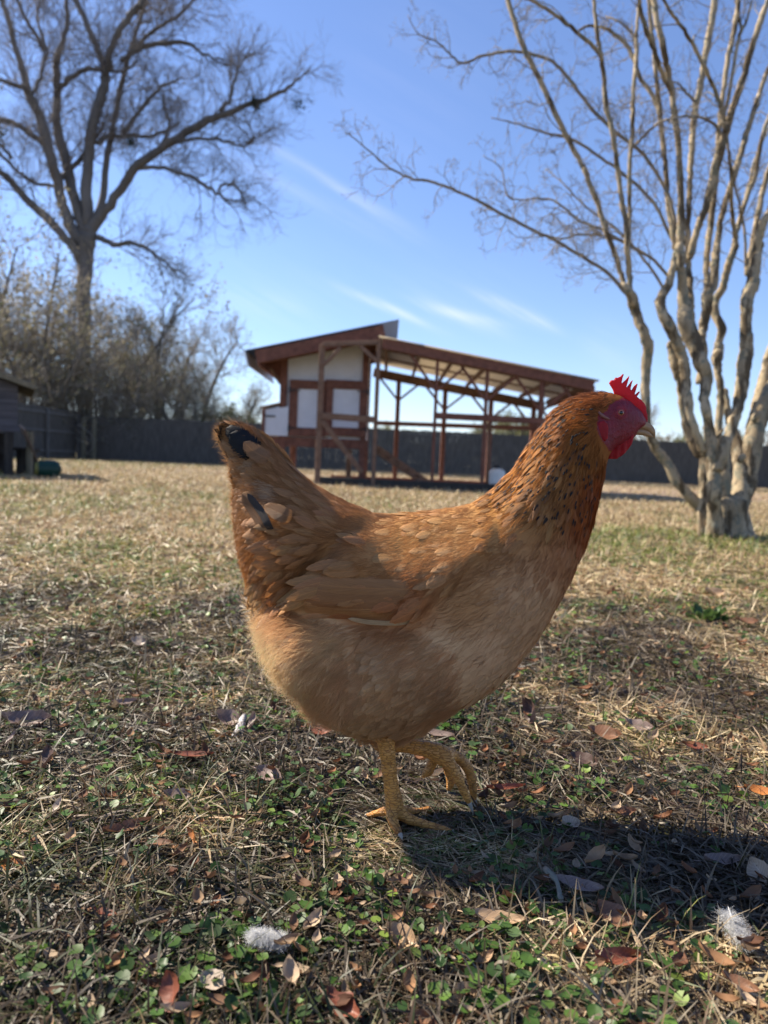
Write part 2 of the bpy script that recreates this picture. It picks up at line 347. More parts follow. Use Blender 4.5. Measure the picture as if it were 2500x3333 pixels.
for i in range(n):
    v, f, _ = lm[i % 4]; v = v[:35]; s_ = rng.uniform(.35, 1.0)*max(1, y[i]/1.2)**.25*(1.15 if rng.uniform() < .12 else .9); a = rng.uniform(0, 6.28); tl = rng.normal(0, .35); ca, sa = math.cos(a), math.sin(a)
    X = v[:, 0]*math.cos(tl)-v[:, 2]*math.sin(tl); Z = v[:, 0]*math.sin(tl)+v[:, 2]*math.cos(tl)
    mbv.append(np.stack([X*ca-v[:, 1]*sa, X*sa+v[:, 1]*ca, Z], -1)*s_+[x[i], y[i], rng.uniform(.006, .02)]); mbf.append(f[0]+off); mbc.append(np.tile(LITC[rng.integers(0, 6)]*rng.uniform(.7, 1.2), (35, 1))); off += 35
tag(mesh('leaf_litter', np.concatenate(mbv), [np.concatenate(mbf)], attrmat('litter', .75, .2, .15, 80, .35), col=np.concatenate(mbc)), 'broken scraps of brown dead leaves scattered through the grass', 'leaf litter', kind='stuff')

# ================================================================== FENCES
mf = wood('weathered_boards', (.065, .055, .046), (.15, .13, .11), 5, .85, (5, 5, .5))
mf2 = wood('weathered_rails', (.10, .09, .08), (.22, .20, .18), 5, .85)
def fence(name, a, b, h, label, board=.14, group=None, face=-1):
    a = np.array(a, float); b = np.array(b, float); L = np.linalg.norm(b-a); d = (b-a)/L; nrm = np.array([d[1], -d[0]])*face*-1
    root = empty(name, (a[0], a[1], 0)); tag(root, label, 'fence', group)
    nb = int(L/board); ux = np.array([d[0], d[1], 0]); R3 = np.stack([ux, np.array([-d[1], d[0], 0]), np.array([0, 0, 1.])], 1)
    npan = max(1, int(L/2.4)); per = nb/npan
    for p in range(npan):
        q = MB()
        for i in range(int(p*per), int((p+1)*per)):
            hh = h+rng.normal(0, .012); c = a+d*(i+.5)*board; q.box((c[0]+nrm[0]*rng.uniform(0, .004), c[1], hh/2+.02), (board*.485, .009, hh/2), R3)
        q.build('board_panel', mf, root, smooth=False)
    for p in range(npan+1):
        q = MB(); c = a+d*min(L, p*L/npan)-nrm*.10; q.box((c[0], c[1], h*.48), (.045, .045, h*.49), R3, .006); q.build('post', mf2, root, smooth=False)
    for zr in (.3, h*.55, h*.9):
        q = MB(); q.bar((*(a-nrm*.034), zr), (*(b-nrm*.034), zr), .08, .035, .003, (-d[1], d[0], 0)); q.build('rail', mf2, root, smooth=False)
    return root
fence('board_fence', (-12.9, 31), (23, 31), 1.78, 'long dark board privacy fence across the back of the yard')
fence('board_fence', (-12.95, 30.8), (-14.2, 14), 1.95, 'grey board fence running up the left side behind the shed')
gp = empty('gate_post_pair', (-12.6, 30.3, 0)); tag(gp, 'pair of pale posts at the left end of the back fence', 'posts')
mpale = wood('pale_wood', (.12, .10, .065), (.25, .21, .14), 6)
for dx in (0, .42):
    q = MB(); q.box((-12.45+dx, 30.4, .85), (.07, .07, .85), None, .01); q.build('post', mpale, gp, smooth=False)
q = MB(); q.bar((-12.4, 30.33, .35), (-12.07, 30.33, .15), .03, .1); q.build('cross_board', mpale, gp, smooth=False)

# ================================================================== COOP
stain = wood('red_stained_wood', (.11, .046, .032), (.24, .10, .066), 5, .7, (2.5, 2.5, 2.5))
raw = wood('bare_lumber', (.15, .085, .055), (.25, .15, .10), 6, .75, (2, 2, 2))
white = plain('white_painted_ply', (.66, .665, .71), .7, .2, .10, 3, .0005)
mt = NT('galvanised_metal', .35, .5); mt.col((.10, .17, .33)); metal = mt.m  # blue of the reflected sky put into the base colour
sheet = NT('corrugated_underside', .55, .4); sheet.col(sheet.ramp(sheet.noise(3, 4), [(.3, (.62, .56, .47)), (.7, (.80, .74, .64))])); sheet.translucent((.8, .72, .58), .38); sheet = sheet.m
black = plain('black_iron', (.02, .02, .022), .5, .4)
YF, YH, YR = 11.5, 12.3, 14.5
def FP(X, Y_, D): return P(780+X/3.318, 1020+Y_/3.318, D)      # close views of the coop used for measuring
def GP(X, Y_, D): return P(1200+X/2.074, 1050+Y_/2.074, D)
coop = empty('chicken_coop', tuple(G(1250, 1585))); tag(coop, 'red and white chicken coop with a long roofed run', 'chicken coop')
def cbar(name, a, b, w, d, m_=stain, up=(0, 1, 0)):
    q = MB(); q.bar(a, b, w, d, .006, up); return q.build(name, m_, coop, smooth=False)
def vpost(name, top, D, w, d=.09, m_=stain, z0=0.0):
    return cbar(name, (top[0], D, z0), (top[0], D, top[2]), w, d, m_)
# house box
hx0, hx1 = FP(505, 800, YH)[0], FP(1375, 800, YH)[0]
zf0, zf1 = FP(900, 1450, YH)[2], FP(900, 1350, YH)[2]
ztl, ztr = FP(505, 400, YH)[2], FP(1375, 300, YH)[2]
HD = 1.5   # house depth
q = MB()
def prism(q, x0, x1, y0, y1, zb, zl, zr):
    V = [[x0,y0,zb],[x1,y0,zb],[x1,y0,zr],[x0,y0,zl],[x0,y1,zb],[x1,y1,zb],[x1,y1,zr],[x0,y1,zl]]
    q.add(V, [np.array([[0,1,2,3],[5,4,7,6],[4,0,3,7],[1,5,6,2],[3,2,6,7],[4,5,1,0]])])
prism(q, hx0, hx1, YH, YH+HD, zf1, ztl, ztr); q.build('wall', white, coop, smooth=False)
cbar('floor_beam', (hx0-.62, YH-.03, (zf0+zf1)/2), (hx1+.05, YH-.03, (zf0+zf1)/2), zf1-zf0, .06, up=(0, 1, 0))
cbar('corner_post', (hx0-.04, YH-.02, 0.0), (hx0-.04, YH-.02, ztl+.02), .11, .10)
cbar('corner_post', (hx1-.03, YH-.02, 0.0), (hx1-.03, YH-.02, ztr+.02), .10, .10)
cbar('corner_post', (hx0-.04, YH+HD, 0.0), (hx0-.04, YH+HD, ztl+.02), .11, .10)
cbar('corner_post', (hx1-.03, YH+HD, 0.0), (hx1-.03, YH+HD, ztr+.02), .10, .10)
cbar('inner_post', (FP(1185, 1500, YH+.9)[0], YH+.9, 0), (FP(1185, 1500, YH+.9)[0], YH+.9, zf0), .09, .09, raw)
cbar('inner_post', (FP(845, 1500, YH+.2)[0], YH+.2, 0), (FP(845, 1500, YH+.2)[0], YH+.2, zf0), .07, .09)
yd = YH-.05
for (x0, x1) in ((545, 925), (925, 1372)):
    a, b = FP(x0, 715, yd), FP(x1, 1340, yd); xa, xb, za, zb = a[0], b[0], b[2], a[2]; fw = .145
    d = MB()
    d.box(((xa+xb)/2, yd, (za+zb)/2), ((xb-xa)/2-fw*.7, .012, (zb-za)/2-fw*.7)); do = d.build('door', white, coop, smooth=False)
    d = MB()
    for zc in (za+fw/2, zb-fw/2): d.box(((xa+xb)/2, yd-.02, zc), ((xb-xa)/2-.006, .02, fw/2), None, .004)
    for xc in (xa+fw/2, xb-fw/2): d.box((xc, yd-.022, (za+zb)/2), (fw/2-.005, .02, (zb-za)/2-fw), None, .004)
    fo = d.build('door_frame', stain, do, smooth=False); fo.location = (0, 0, 0)
    hxx = xa+.06 if x0 == 545 else xb-.06
    for zc in (za+.13, zb-.17):
        d = MB(); d.box((hxx, yd-.048, zc), (.05, .006, .012)); d.box((hxx-(.05 if x0 == 545 else -.05), yd-.048, zc), (.014, .007, .05)); d.box((hxx+(.07 if x0 == 545 else -.07), yd-.048, zc), (.05, .005, .007)); d.build('hinge', black, do, smooth=False)
# nest box
nx0, nx1 = FP(280, 1100, YH)[0], FP(525, 1100, YH-.1)[0]
nzt, nzt2 = FP(285, 1045, YH)[2], FP(500, 1010, YH)[2]
q = MB(); prism(q, nx0, nx1, YH-.10, YH-.075, zf1+.01, nzt, nzt2); prism(q, nx0, hx0-.10, YH-.07, YH+1.2, zf1+.01, nzt, nzt2); nb = q.build('nest_box', white, coop, smooth=False)
q = MB(); q.bar((nx0-.07, YH+.53, nzt+.03), (hx0-.09, YH+.53, nzt2+.045), .03, 1.32, .004, (0, 1, 0)); q.build('nest_box_lid', raw, coop, smooth=False)
q = MB(); q.bar((nx0-.015, YH-.11, zf1), (nx0-.015, YH-.11, nzt), .05, .04); q.build('corner_trim', stain, coop, smooth=False)
q = MB(); q.box((nx0+.09, YH-.112, nzt-.10), (.09, .008, .012)); q.build('latch', black, coop, smooth=False)
# house roof: side board, underside, rafters, metal
ra, rb = FP(165, 400, YF+.2), FP(1550, 125, YF+.2)
up2 = np.array([rb[0]-ra[0], 0, rb[2]-ra[2]]); up2 /= np.linalg.norm(up2); nr2 = np.array([-up2[2], 0, up2[0]])
ry0, ry1 = YF+.18, YH+HD+.5
def rp(s, y, off=0): b = ra+(rb-ra)*s+nr2*off; return (b[0], y, b[2])
fh = .21
cbar('roof_side_board', rp(0, ry0, -fh/2), rp(1, ry0, -fh/2), fh, .04)
cbar('roof_side_board', rp(0, ry1, -fh/2), rp(1, ry1, -fh/2), fh, .04)
cbar('eave_board', rp(.01, ry0, -fh*.55), rp(.01, ry1, -fh*.55), fh*1.3, .04, up=tuple(up2))
cbar('eave_board', rp(.985, ry0, -fh*.5), rp(.985, ry1, -fh*.5), fh, .05, up=tuple(up2))
for k in range(1, 7): cbar('rafter', rp(0, ry0+(ry1-ry0)*k/7, -fh*.5), rp(1, ry0+(ry1-ry0)*k/7, -fh*.5), .14, .045)
def corrug(name, a, b, width_dir, W, m_, n=90, amp=.012, up=None):
    """ridged metal sheet from a to b (slope direction), W across in y"""
    a = np.array(a); b = np.array(b); ys = np.linspace(0, W, n); z = amp*np.sin(ys*2*math.pi/.17); nn = np.array(up)
    V = np.concatenate([a+np.stack([0*ys, ys, 0*ys], -1)+nn*z[:, None], b+np.stack([0*ys, ys, 0*ys], -1)+nn*z[:, None]]); V2 = V+nn*.004
    i = np.arange(n-1); F = np.stack([i, i+1, i+1+n, i+n], -1); F2 = F[:, ::-1]+2*n
    e0 = np.stack([i, i+2*n, i+1+2*n, i+1], -1); e1 = np.stack([i+n, i+n+1, i+3*n+1, i+3*n], -1)
    q = MB(); q.add(np.vstack([V, V2]), [F, F2, e0, e1]); return q.build(name, m_, coop)
corrug('roof_sheet', rp(-.07, ry0-.04, .02), rp(1.125, ry0-.04, .02), None, ry1-ry0+.1, metal, 120, .01, nr2)
q = MB(); q.bar(rp(-.073, ry0-.05, -.09), rp(-.073, ry1+.05, -.09), .012, .26, .003, tuple(nr2)); q.build('drip_edge', plain('white_metal_trim', (.75, .75, .74), .35, .5, .05), coop, smooth=False)
cbar('eave_brace', FP(440, 760, YH+.0), FP(330, 590, YH+.0), .045, .05, raw)
# run: front beam, rear beam
fa, fb = GP(95, 120, YF), GP(1522, 408, YF); dirr = (fb-fa)/np.linalg.norm(fb-fa); nr3 = np.array([-dirr[2], 0, dirr[0]])
def rf(s, y, off=0): b = fa+(fb-fa)*s+nr3*off; return (b[0], y, b[2])
cbar('roof_beam', rf(0, YF, -.045), rf(1, YF, -.045), .155, .05)
cbar('roof_beam', rf(-.05, YR, -.16), rf(.97, YR, -.16), .17, .06, raw)
for k in range(7): s_ = .02+k/6*.96; cbar('rafter', rf(s_, YF+.03, -.06), rf(s_, YR, -.06), .05, .08, raw, up=tuple(nr3))
for k in range(2): y_ = YF+1.0+k*1.0; cbar('purlin', rf(-.03, y_, .01), rf(1, y_, .01), .03, .05, raw)
corrug('run_roof_sheet', rf(-.02, YF-.06, .045), rf(1.02, YF-.06, .045), None, YR-YF+.25, sheet, 120, .009, nr3)
def run_post(tx, D, w, m_=stain, z0=0.0, ftop=-.05):
    x = tx; s_ = (x-fa[0])/(fb[0]-fa[0]); zt = rf(s_, D, ftop)[2]; return x, zt
posts = []
for (X, Y_, w) in ((455, 700, .125), (795, 700, .14), (1150, 600, .20)):
    x = GP(X-(18 if X < 1100 else 0), 900, YF)[0]; zt = rf((x-fa[0])/(fb[0]-fa[0]), YF, -.05)[2]; posts.append((x, zt)); cbar('post', (x, YF+.07, 0), (x, YF+.07, zt), w*.38, .07)
x = GP(1495, 470, YF)[0]; zt = rf((x-fa[0])/(fb[0]-fa[0]), YF, -.05)[2]; posts.append((x, zt)); cbar('post', (x, YF+.07, 0), (x, YF+.07, zt), .16, .09)
rear = []
for X in (182, 497, 808, 1112, 1300):
    x = GP(X, 900 if X < 1000 else 640, YR-.1)[0]; zt = rf((x-fa[0])/(fb[0]-fa[0]), YR, -.2)[2]; rear.append((x, zt)); cbar('post', (x, YR-.1, 0), (x, YR-.1, zt), .085, .085)
for (x, zt) in rear:
    for sg in (-1, 1): cbar('brace', (x, YR-.1, zt-.42), (x+sg*.40, YR-.1, zt-.42+.40-sg*.06), .04, .05, stain)
for (x, zt) in posts:
    for sg in (-1, 1): cbar('brace', (x, YF+.07, zt-.55), (x+sg*.42, YF+.07, zt-.55+.46-sg*.08), .04, .05, stain)
# end wall at the low side
xe = posts[-1][0]
cbar('post', (xe, 13.0, 0), (xe, 13.0, posts[-1][1]), .11, .09)
cbar('end_beam', (xe, YF, posts[-1][1]-.05), (xe, YR, posts[-1][1]-.05), .15, .05, up=(1, 0, 0))
for sg in (-1, 1): cbar('brace', (xe, 13.0, posts[-1][1]-.55), (xe, 13.0+sg*.5, posts[-1][1]-.05), .06, .06, up=(1, 0, 0))
# left front bay (gate frame)
lx, rx = FP(858, 1300, YF)[0], FP(1460, 900, YF)[0]; lzt, rzt = FP(890, 340, YF)[2], FP(1500, 320, YF)[2]
cbar('post', (lx, YF, 0), (lx, YF, lzt), .085, .07, raw); cbar('post', (rx+.03, YF, 0), (rx+.03, YF, rzt+.05), .065, .08, raw)
cbar('gate_rail', (lx, YF-.05, lzt), (rx, YF-.05, rzt), .07, .04, raw)
cbar('gate_rail', FP(875, 1105, YF-.05), FP(1465, 1150, YF-.05), .10, .04, raw)
cbar('brace', FP(905, 560, YF-.04), FP(1090, 370, YF-.04), .06, .04, raw); cbar('brace', FP(1300, 350, YF-.04), FP(1485, 520, YF-.04), .06, .04, raw)
cbar('brace', FP(890, 1160, YF-.04), FP(1320, 1720, YF-.04), .08, .04, raw)
# long rails
cbar('run_rail', (posts[0][0], YF+.02, GP(440, 627, YF)[2]), (xe, YF+.02, GP(1240, 662, YF)[2]-.02), .10, .04)
cbar('run_rail', (rx, YR-.16, GP(0, 678, YR)[2]), (xe, YR-.16, GP(1120, 717, YR)[2]), .085, .04)
cbar('base_rail', (lx, YF+.02, .07), (xe, YF+.02, .07), .12, .09, plain('dark_timber', (.05, .045, .04), .9)); cbar('base_rail', (lx, YR-.1, .06), (xe, YR-.1, .06), .10, .09, stain)
# ramp
ra_, rb_ = GP(45, 850, 13.0), GP(430, 1110, 13.0)
rm = MB(); rm.bar(ra_, rb_, .25, .03, .004, (0, -.5, 1)); rmo = rm.build('ramp', raw, coop, smooth=False)
for k in range(6):
    p = ra_+(rb_-ra_)*(k+.5)/6; d = MB(); d.box(p+np.array([0, 0, .03]), (.02, .13, .018)); d.build('cleat', raw, rmo, smooth=False)
# leaning pole with a round top inside the run
x, z = GP(812, 720, YF+.4)[0], GP(812, 720, YF+.4)[2]
q = MB(); q.tube([(x+.02, YF+.4, 0), (x, YF+.4, z)], [.028, .024], 10)
q2 = empty('wooden_pole', (x, YF+.4, 0)); tag(q2, 'pale wooden pole with a round knob standing in the run', 'pole'); q.build('shaft', raw, q2)
q = MB(); an = np.linspace(0, math.pi, 9); q.tube(np.stack([0*an+x, 0*an+YF+.4, z+.05-np.cos(an)*.055], -1), np.maximum(.002, np.sin(an)*.055), 12); q.build('knob', raw, q2)
# waterer
wx, wy = GP(865, 1040, 12.6)[0], 12.6; zb = .10
wr = empty('poultry_waterer', (wx, wy, 0)); tag(wr, 'white plastic jug waterer on a red tray inside the run', 'waterer')
jug = NT('translucent_white_plastic', .4, .4); jug.col((.80, .82, .80)); jug = jug.m
def lathe(prof, n=28):
    prof = np.array(prof, float); a = np.arange(n)*2*math.pi/n; m_ = len(prof)
    V = np.stack([prof[:, :1]*np.cos(a)+wx, prof[:, :1]*np.sin(a)+wy, np.repeat(prof[:, 1:], n, 1)], -1).reshape(-1, 3)
    i = np.arange(m_-1)[:, None]*n; j = np.arange(n); j2 = (j+1) % n; return V, [np.stack([i+j, i+j2, i+n+j2, i+n+j], -1).reshape(-1, 4)]
hj = GP(865, 985, 12.6)[2]; rj = .145
pr = [(0, zb), (rj, zb+.01)]+[(rj*(1-.035*(k % 2)), zb+.02+(hj-zb-.12)*k/12) for k in range(13)]+[(rj*.85, hj-.04), (rj*.6, hj-.01), (.05, hj), (0, hj)]
q = MB(); q.add(*lathe(pr)); q.build('jug', jug, wr)
q = MB(); q.add(*lathe([(0, hj), (.045, hj), (.05, hj+.03), (.03, hj+.055), (0, hj+.056)])); q.build('cap', black, wr)
q = MB(); q.add(*lathe([(0, .012), (rj+.03, .012), (rj+.045, .04), (rj+.045, .09), (rj+.03, .09), (rj+.02, .05), (0, .05)])); q.build('tray', plain('red_plastic', (.35, .03, .04), .4), wr)

# ================================================================== SMALL RAISED SHED on the left
sh = empty('raised_shed', (-5.6, 10.2, 0)); tag(sh, 'small weathered grey shed on posts at the left edge', 'shed')
shw = wood('old_grey_siding', (.06, .056, .062), (.13, .12, .13), 4, .85, (.6, .6, 8)); dk = wood('dark_old_wood', (.022, .02, .02), (.07, .06, .05), 5, .9)
YS = 9.9
def S(u, v): return P(u, v, YS)
xr = S(58, 1300)[0]; zt = S(70, 1255)[2]; zb = S(70, 1385)[2]
slope = .30
q = MB(); V = [[xr-2.2,YS,zb],[xr,YS,zb],[xr,YS,zt],[xr-1.1,YS,zt+1.1*slope],[xr-2.2,YS,zt],[xr-2.2,YS+1.8,zb],[xr,YS+1.8,zb],[xr,YS+1.8,zt],[xr-1.1,YS+1.8,zt+1.1*slope],[xr-2.2,YS+1.8,zt]]
q.add(V, [np.array([[1,6,7,2],[5,0,4,9],[0,5,6,1],[2,7,8,3],[3,8,9,4]]), np.array([[0,1,2],[0,2,3],[0,3,4],[5,7,6],[5,8,7],[5,9,8]])]); q.build('wall', shw, sh, smooth=False)
for k in range(6):
    q = MB(); zz_ = zb+(zt-zb)*(k+.5)/6; q.box((xr-1.1, YS-.012, zz_), (1.1, .01, (zt-zb)/12*.93)); q.build('siding_board', shw, sh, smooth=False)
for sg in (-1, 1):
    q = MB(); a = np.array([xr-1.1, YS+.9, zt+1.1*slope+.05]); b = a+np.array([sg*1.32, 0, -1.32*slope]); q.bar(a, b, .03, 2.2, .004, (0, 1, 0)); q.build('roof_panel', dk, sh, smooth=False)
    q = MB(); q.bar(a+[0, -1.11, -.01], b+[0, -1.11, -.01], .07, .03, .004); q.build('barge_board', mpale, sh, smooth=False)
q = MB(); q.box((xr-1.1, YS-.02, zb-.04), (1.13, .04, .05)); q.build('sill_beam', shw, sh, smooth=False)
for xx, yy_ in ((xr-.1, YS), (xr-.1, YS+1.7), (xr-2.1, YS), (xr-2.1, YS+1.7), (xr-.62, YS)):
    q = MB(); q.box((xx, yy_, (zb-.09)/2), (.055, .055, (zb-.09)/2), None, .006); q.build('leg', dk, sh, smooth=False)
q = MB(); q.box((xr-1.1, YS+.3, zb*.55), (1.0, .03, .09)); q.build('cross_beam', dk, sh, smooth=False)
q = MB(); q.box((xr-1.1, YS+1.0, zb*.45), (.95, .5, zb*.4)); q.build('lower_box', dk, sh, smooth=False)
ca_, sa_ = math.cos(R(27)), math.sin(R(27)); sh.location = (xr, YS, 0)
for ch in sh.children:      # turn the whole shed about its front right corner
    me_ = ch.data; co_ = np.empty(len(me_.vertices)*3, np.float32); me_.vertices.foreach_get('co', co_); co_ = co_.reshape(-1, 3)+np.array([-5.6-xr, 10.2-YS, 0], np.float32)
    co_ = np.stack([co_[:, 0]*ca_-co_[:, 1]*sa_, co_[:, 0]*sa_+co_[:, 1]*ca_, co_[:, 2]], -1); me_.vertices.foreach_set('co', co_.ravel()); me_.update()
pb = MB(); pb.bar(P(72, 1390, YS-.25), G(136, 1545)+np.array([0, 0, .01]), .10, .025, .003, (.3, 1, 0)); tag(pb.build('leaning_plank', wood('plank_wood', (.13, .10, .09), (.26, .20, .16)), origin=G(136, 1545), smooth=False), 'thin plank leaning against the raised shed', 'plank')
pb = MB(); xx = P(97, 1480, YS+.2)[0]; pb.box((xx, YS+.2, .30), (.035, .035, .30), None, .005); tag(pb.build('wooden_stake', mpale, origin=(xx, YS+.2, 0), smooth=False), 'short pale stake standing just right of the raised shed', 'stake')
pb = MB(); xx = P(86, 1480, YS+.6)[0]; pb.box((xx, YS+.6, .19), (.09, .12, .19), None, .01); pb.box((xx+.02, YS+.56, .36), (.13, .14, .02), None, .005); tag(pb.build('wooden_crate', dk, origin=(xx, YS+.6, 0), smooth=False), 'dark wooden box beside the legs of the raised shed', 'crate')
dx_, dz_ = P(155, 1515, 9.6)[0], .115
dr = empty('toppled_drum', (dx_, 9.6, 0)); tag(dr, 'small green drum with yellow end lying on the grass', 'drum')
gpl = plain('green_plastic', (.012, .045, .032), .5); ypl = plain('yellow_plastic', (.17, .15, .04), .5)
q = MB(); q.tube([(dx_-.10, 9.55, dz_), (dx_-.08, 9.56, dz_), (dx_, 9.6, dz_), (dx_+.08, 9.64, dz_), (dx_+.12, 9.66, dz_), (dx_+.14, 9.67, dz_)], [.095, .115, .118, .115, .09, .05], 20); q.build('body', gpl, dr)
q = MB(); q.tube([(dx_-.135, 9.53, dz_), (dx_-.101, 9.549, dz_)], [.075, .1], 20); q.build('end_cap', ypl, dr)
# ================================================================== TREES
def bark(name, a, b, lichen=None, sc=3.0, mist=None):
    m = NT(name, .85, .2); f = m.noise(sc, 6, .6, stretch=(1, 1, .35)); c = m.ramp(f, [(.32, a), (.68, b)])
    if lichen: g = m.noise(sc*1.7, 5, .65); c = m.mix(m.ramp(g, [(.52, (0, 0, 0)), (.60, (1, 1, 1))]), c, lichen)
    if mist: g = m.noise(sc*1.1, 8, .68, stretch=(1, 1, .30)); c = m.mix(m.ramp(g, [(.50, (0, 0, 0)), (.57, (.9, .9, .9))]), c, mist)
    m.col(c); m.bump(f, .02 if mist else .01, .9 if mist else .6); return m.m
def rot_about(v, ax, a):
    return v*math.cos(a)+np.cross(ax, v)*math.sin(a)+ax*ax.dot(v)*(1-math.cos(a))
def unit(v): return v/(np.linalg.norm(v)+1e-12)
def twig(out, p, d, L, r, lev, R_, wig=.28, upb=.12, nb=4, ang=(.45, 1.0), lr=(.45, .75), rr=.62, curl=0.0, leaf=None):
    k = 4; pts = [p]; dirs = [d]; q = p
    for i in range(k):
        d = unit(d+R_.normal(0, wig, 3)+np.array([0, 0, upb])+np.cross(d, [0, 1, 0])*curl); q = q+d*L/k; pts.append(q); dirs.append(d)
    out.append((np.array(pts), np.linspace(r, r*.35, k+1), lev))
    if lev > 0:
        for j in range(nb):
            s = R_.uniform(.25, 1.0)*k; i = min(int(s), k-1); pp = pts[i]+(pts[i+1]-pts[i])*(s-i); dd = dirs[i+1]
            ax = unit(np.cross(dd, R_.normal(0, 1, 3))); nd = rot_about(dd, ax, R_.uniform(*ang))
            twig(out, pp, nd, L*R_.uniform(*lr), max(r*rr*(1-.5*s/k), r*.25), lev-1, R_, wig, upb, nb, ang, lr, rr, curl, leaf)
    elif leaf is not None: leaf.append(pts[-1]); leaf.append(pts[-2])
def emit(out, sides=lambda lev: 3 if lev < 2 else 5, cap=False, rmin=0.0):
    q = MB()
    # group by sides for speed
    for (pts, rad, lev) in out:
        V, F, T = tube(pts, np.maximum(rad, rmin), sides(lev), cap); q.add(V, [F, T])
    return q
def traced(rows, Y0, Y1=None, cv=None, wsc=1.0, rng_=None, sub=4, yw=0.0, lump=.0):
    """rows: (X, Y, width) in a measured close-up; cv maps to photo px; Y0..Y1 distance along the limb"""
    r = np.array([(a[0], a[1], a[2]) for a in rows], float); Y1 = Y0 if Y1 is None else Y1
    n = len(r); D = np.linspace(Y0, Y1, n)
    if yw and rng_ is not None: D = D+np.cumsum(rng_.normal(0, yw, n))
    pts = []
    for i in range(n):
        u, v = cv(r[i, 0], r[i, 1]); p = P(u, v, D[i]); pts.append([*p, cv.s*r[i, 2]*.5*D[i]/F_PX*wsc])
    s = smoothline(pts, sub); s[:, 3] = np.maximum(s[:, 3], 1e-4); return s[:, :3], s[:, 3]
class Crop:
    def __init__(s, x0, y0, k): s.x0, s.y0, s.k = x0, y0, k; s.s = 1/k
    def __call__(s, X, Y): return s.x0+X/s.k, s.y0+Y/s.k
A_, B_, Cc, E_ = Crop(1900, 0, 2.458), Crop(1900, 800, 2.212), Crop(1100, 0, 1.185), Crop(0, 0, 1.508)
def along(out, pts, rad, step, R_, L, lev, start=.15, side=None, **k):
    seg = np.linalg.norm(np.diff(pts, axis=0), axis=1); cum = np.concatenate([[0], np.cumsum(seg)]); tot = cum[-1]; s = tot*start
    while s < tot:
        i = min(np.searchsorted(cum, s)-1, len(seg)-1); i = max(i, 0); t = (s-cum[i])/seg[i]; p = pts[i]*(1-t)+pts[i+1]*t; d = unit(pts[i+1]-pts[i])
        ax = unit(np.cross(d, R_.normal(0, 1, 3))); nd = rot_about(d, ax, R_.uniform(.5, 1.15)); r = rad[i]
        fr = 1-.45*s/tot; twig(out, p, nd, L*R_.uniform(.55, 1.25)*fr, min(r*.6, L*.012), lev, R_, **k); s += step*R_.uniform(.5, 1.5)
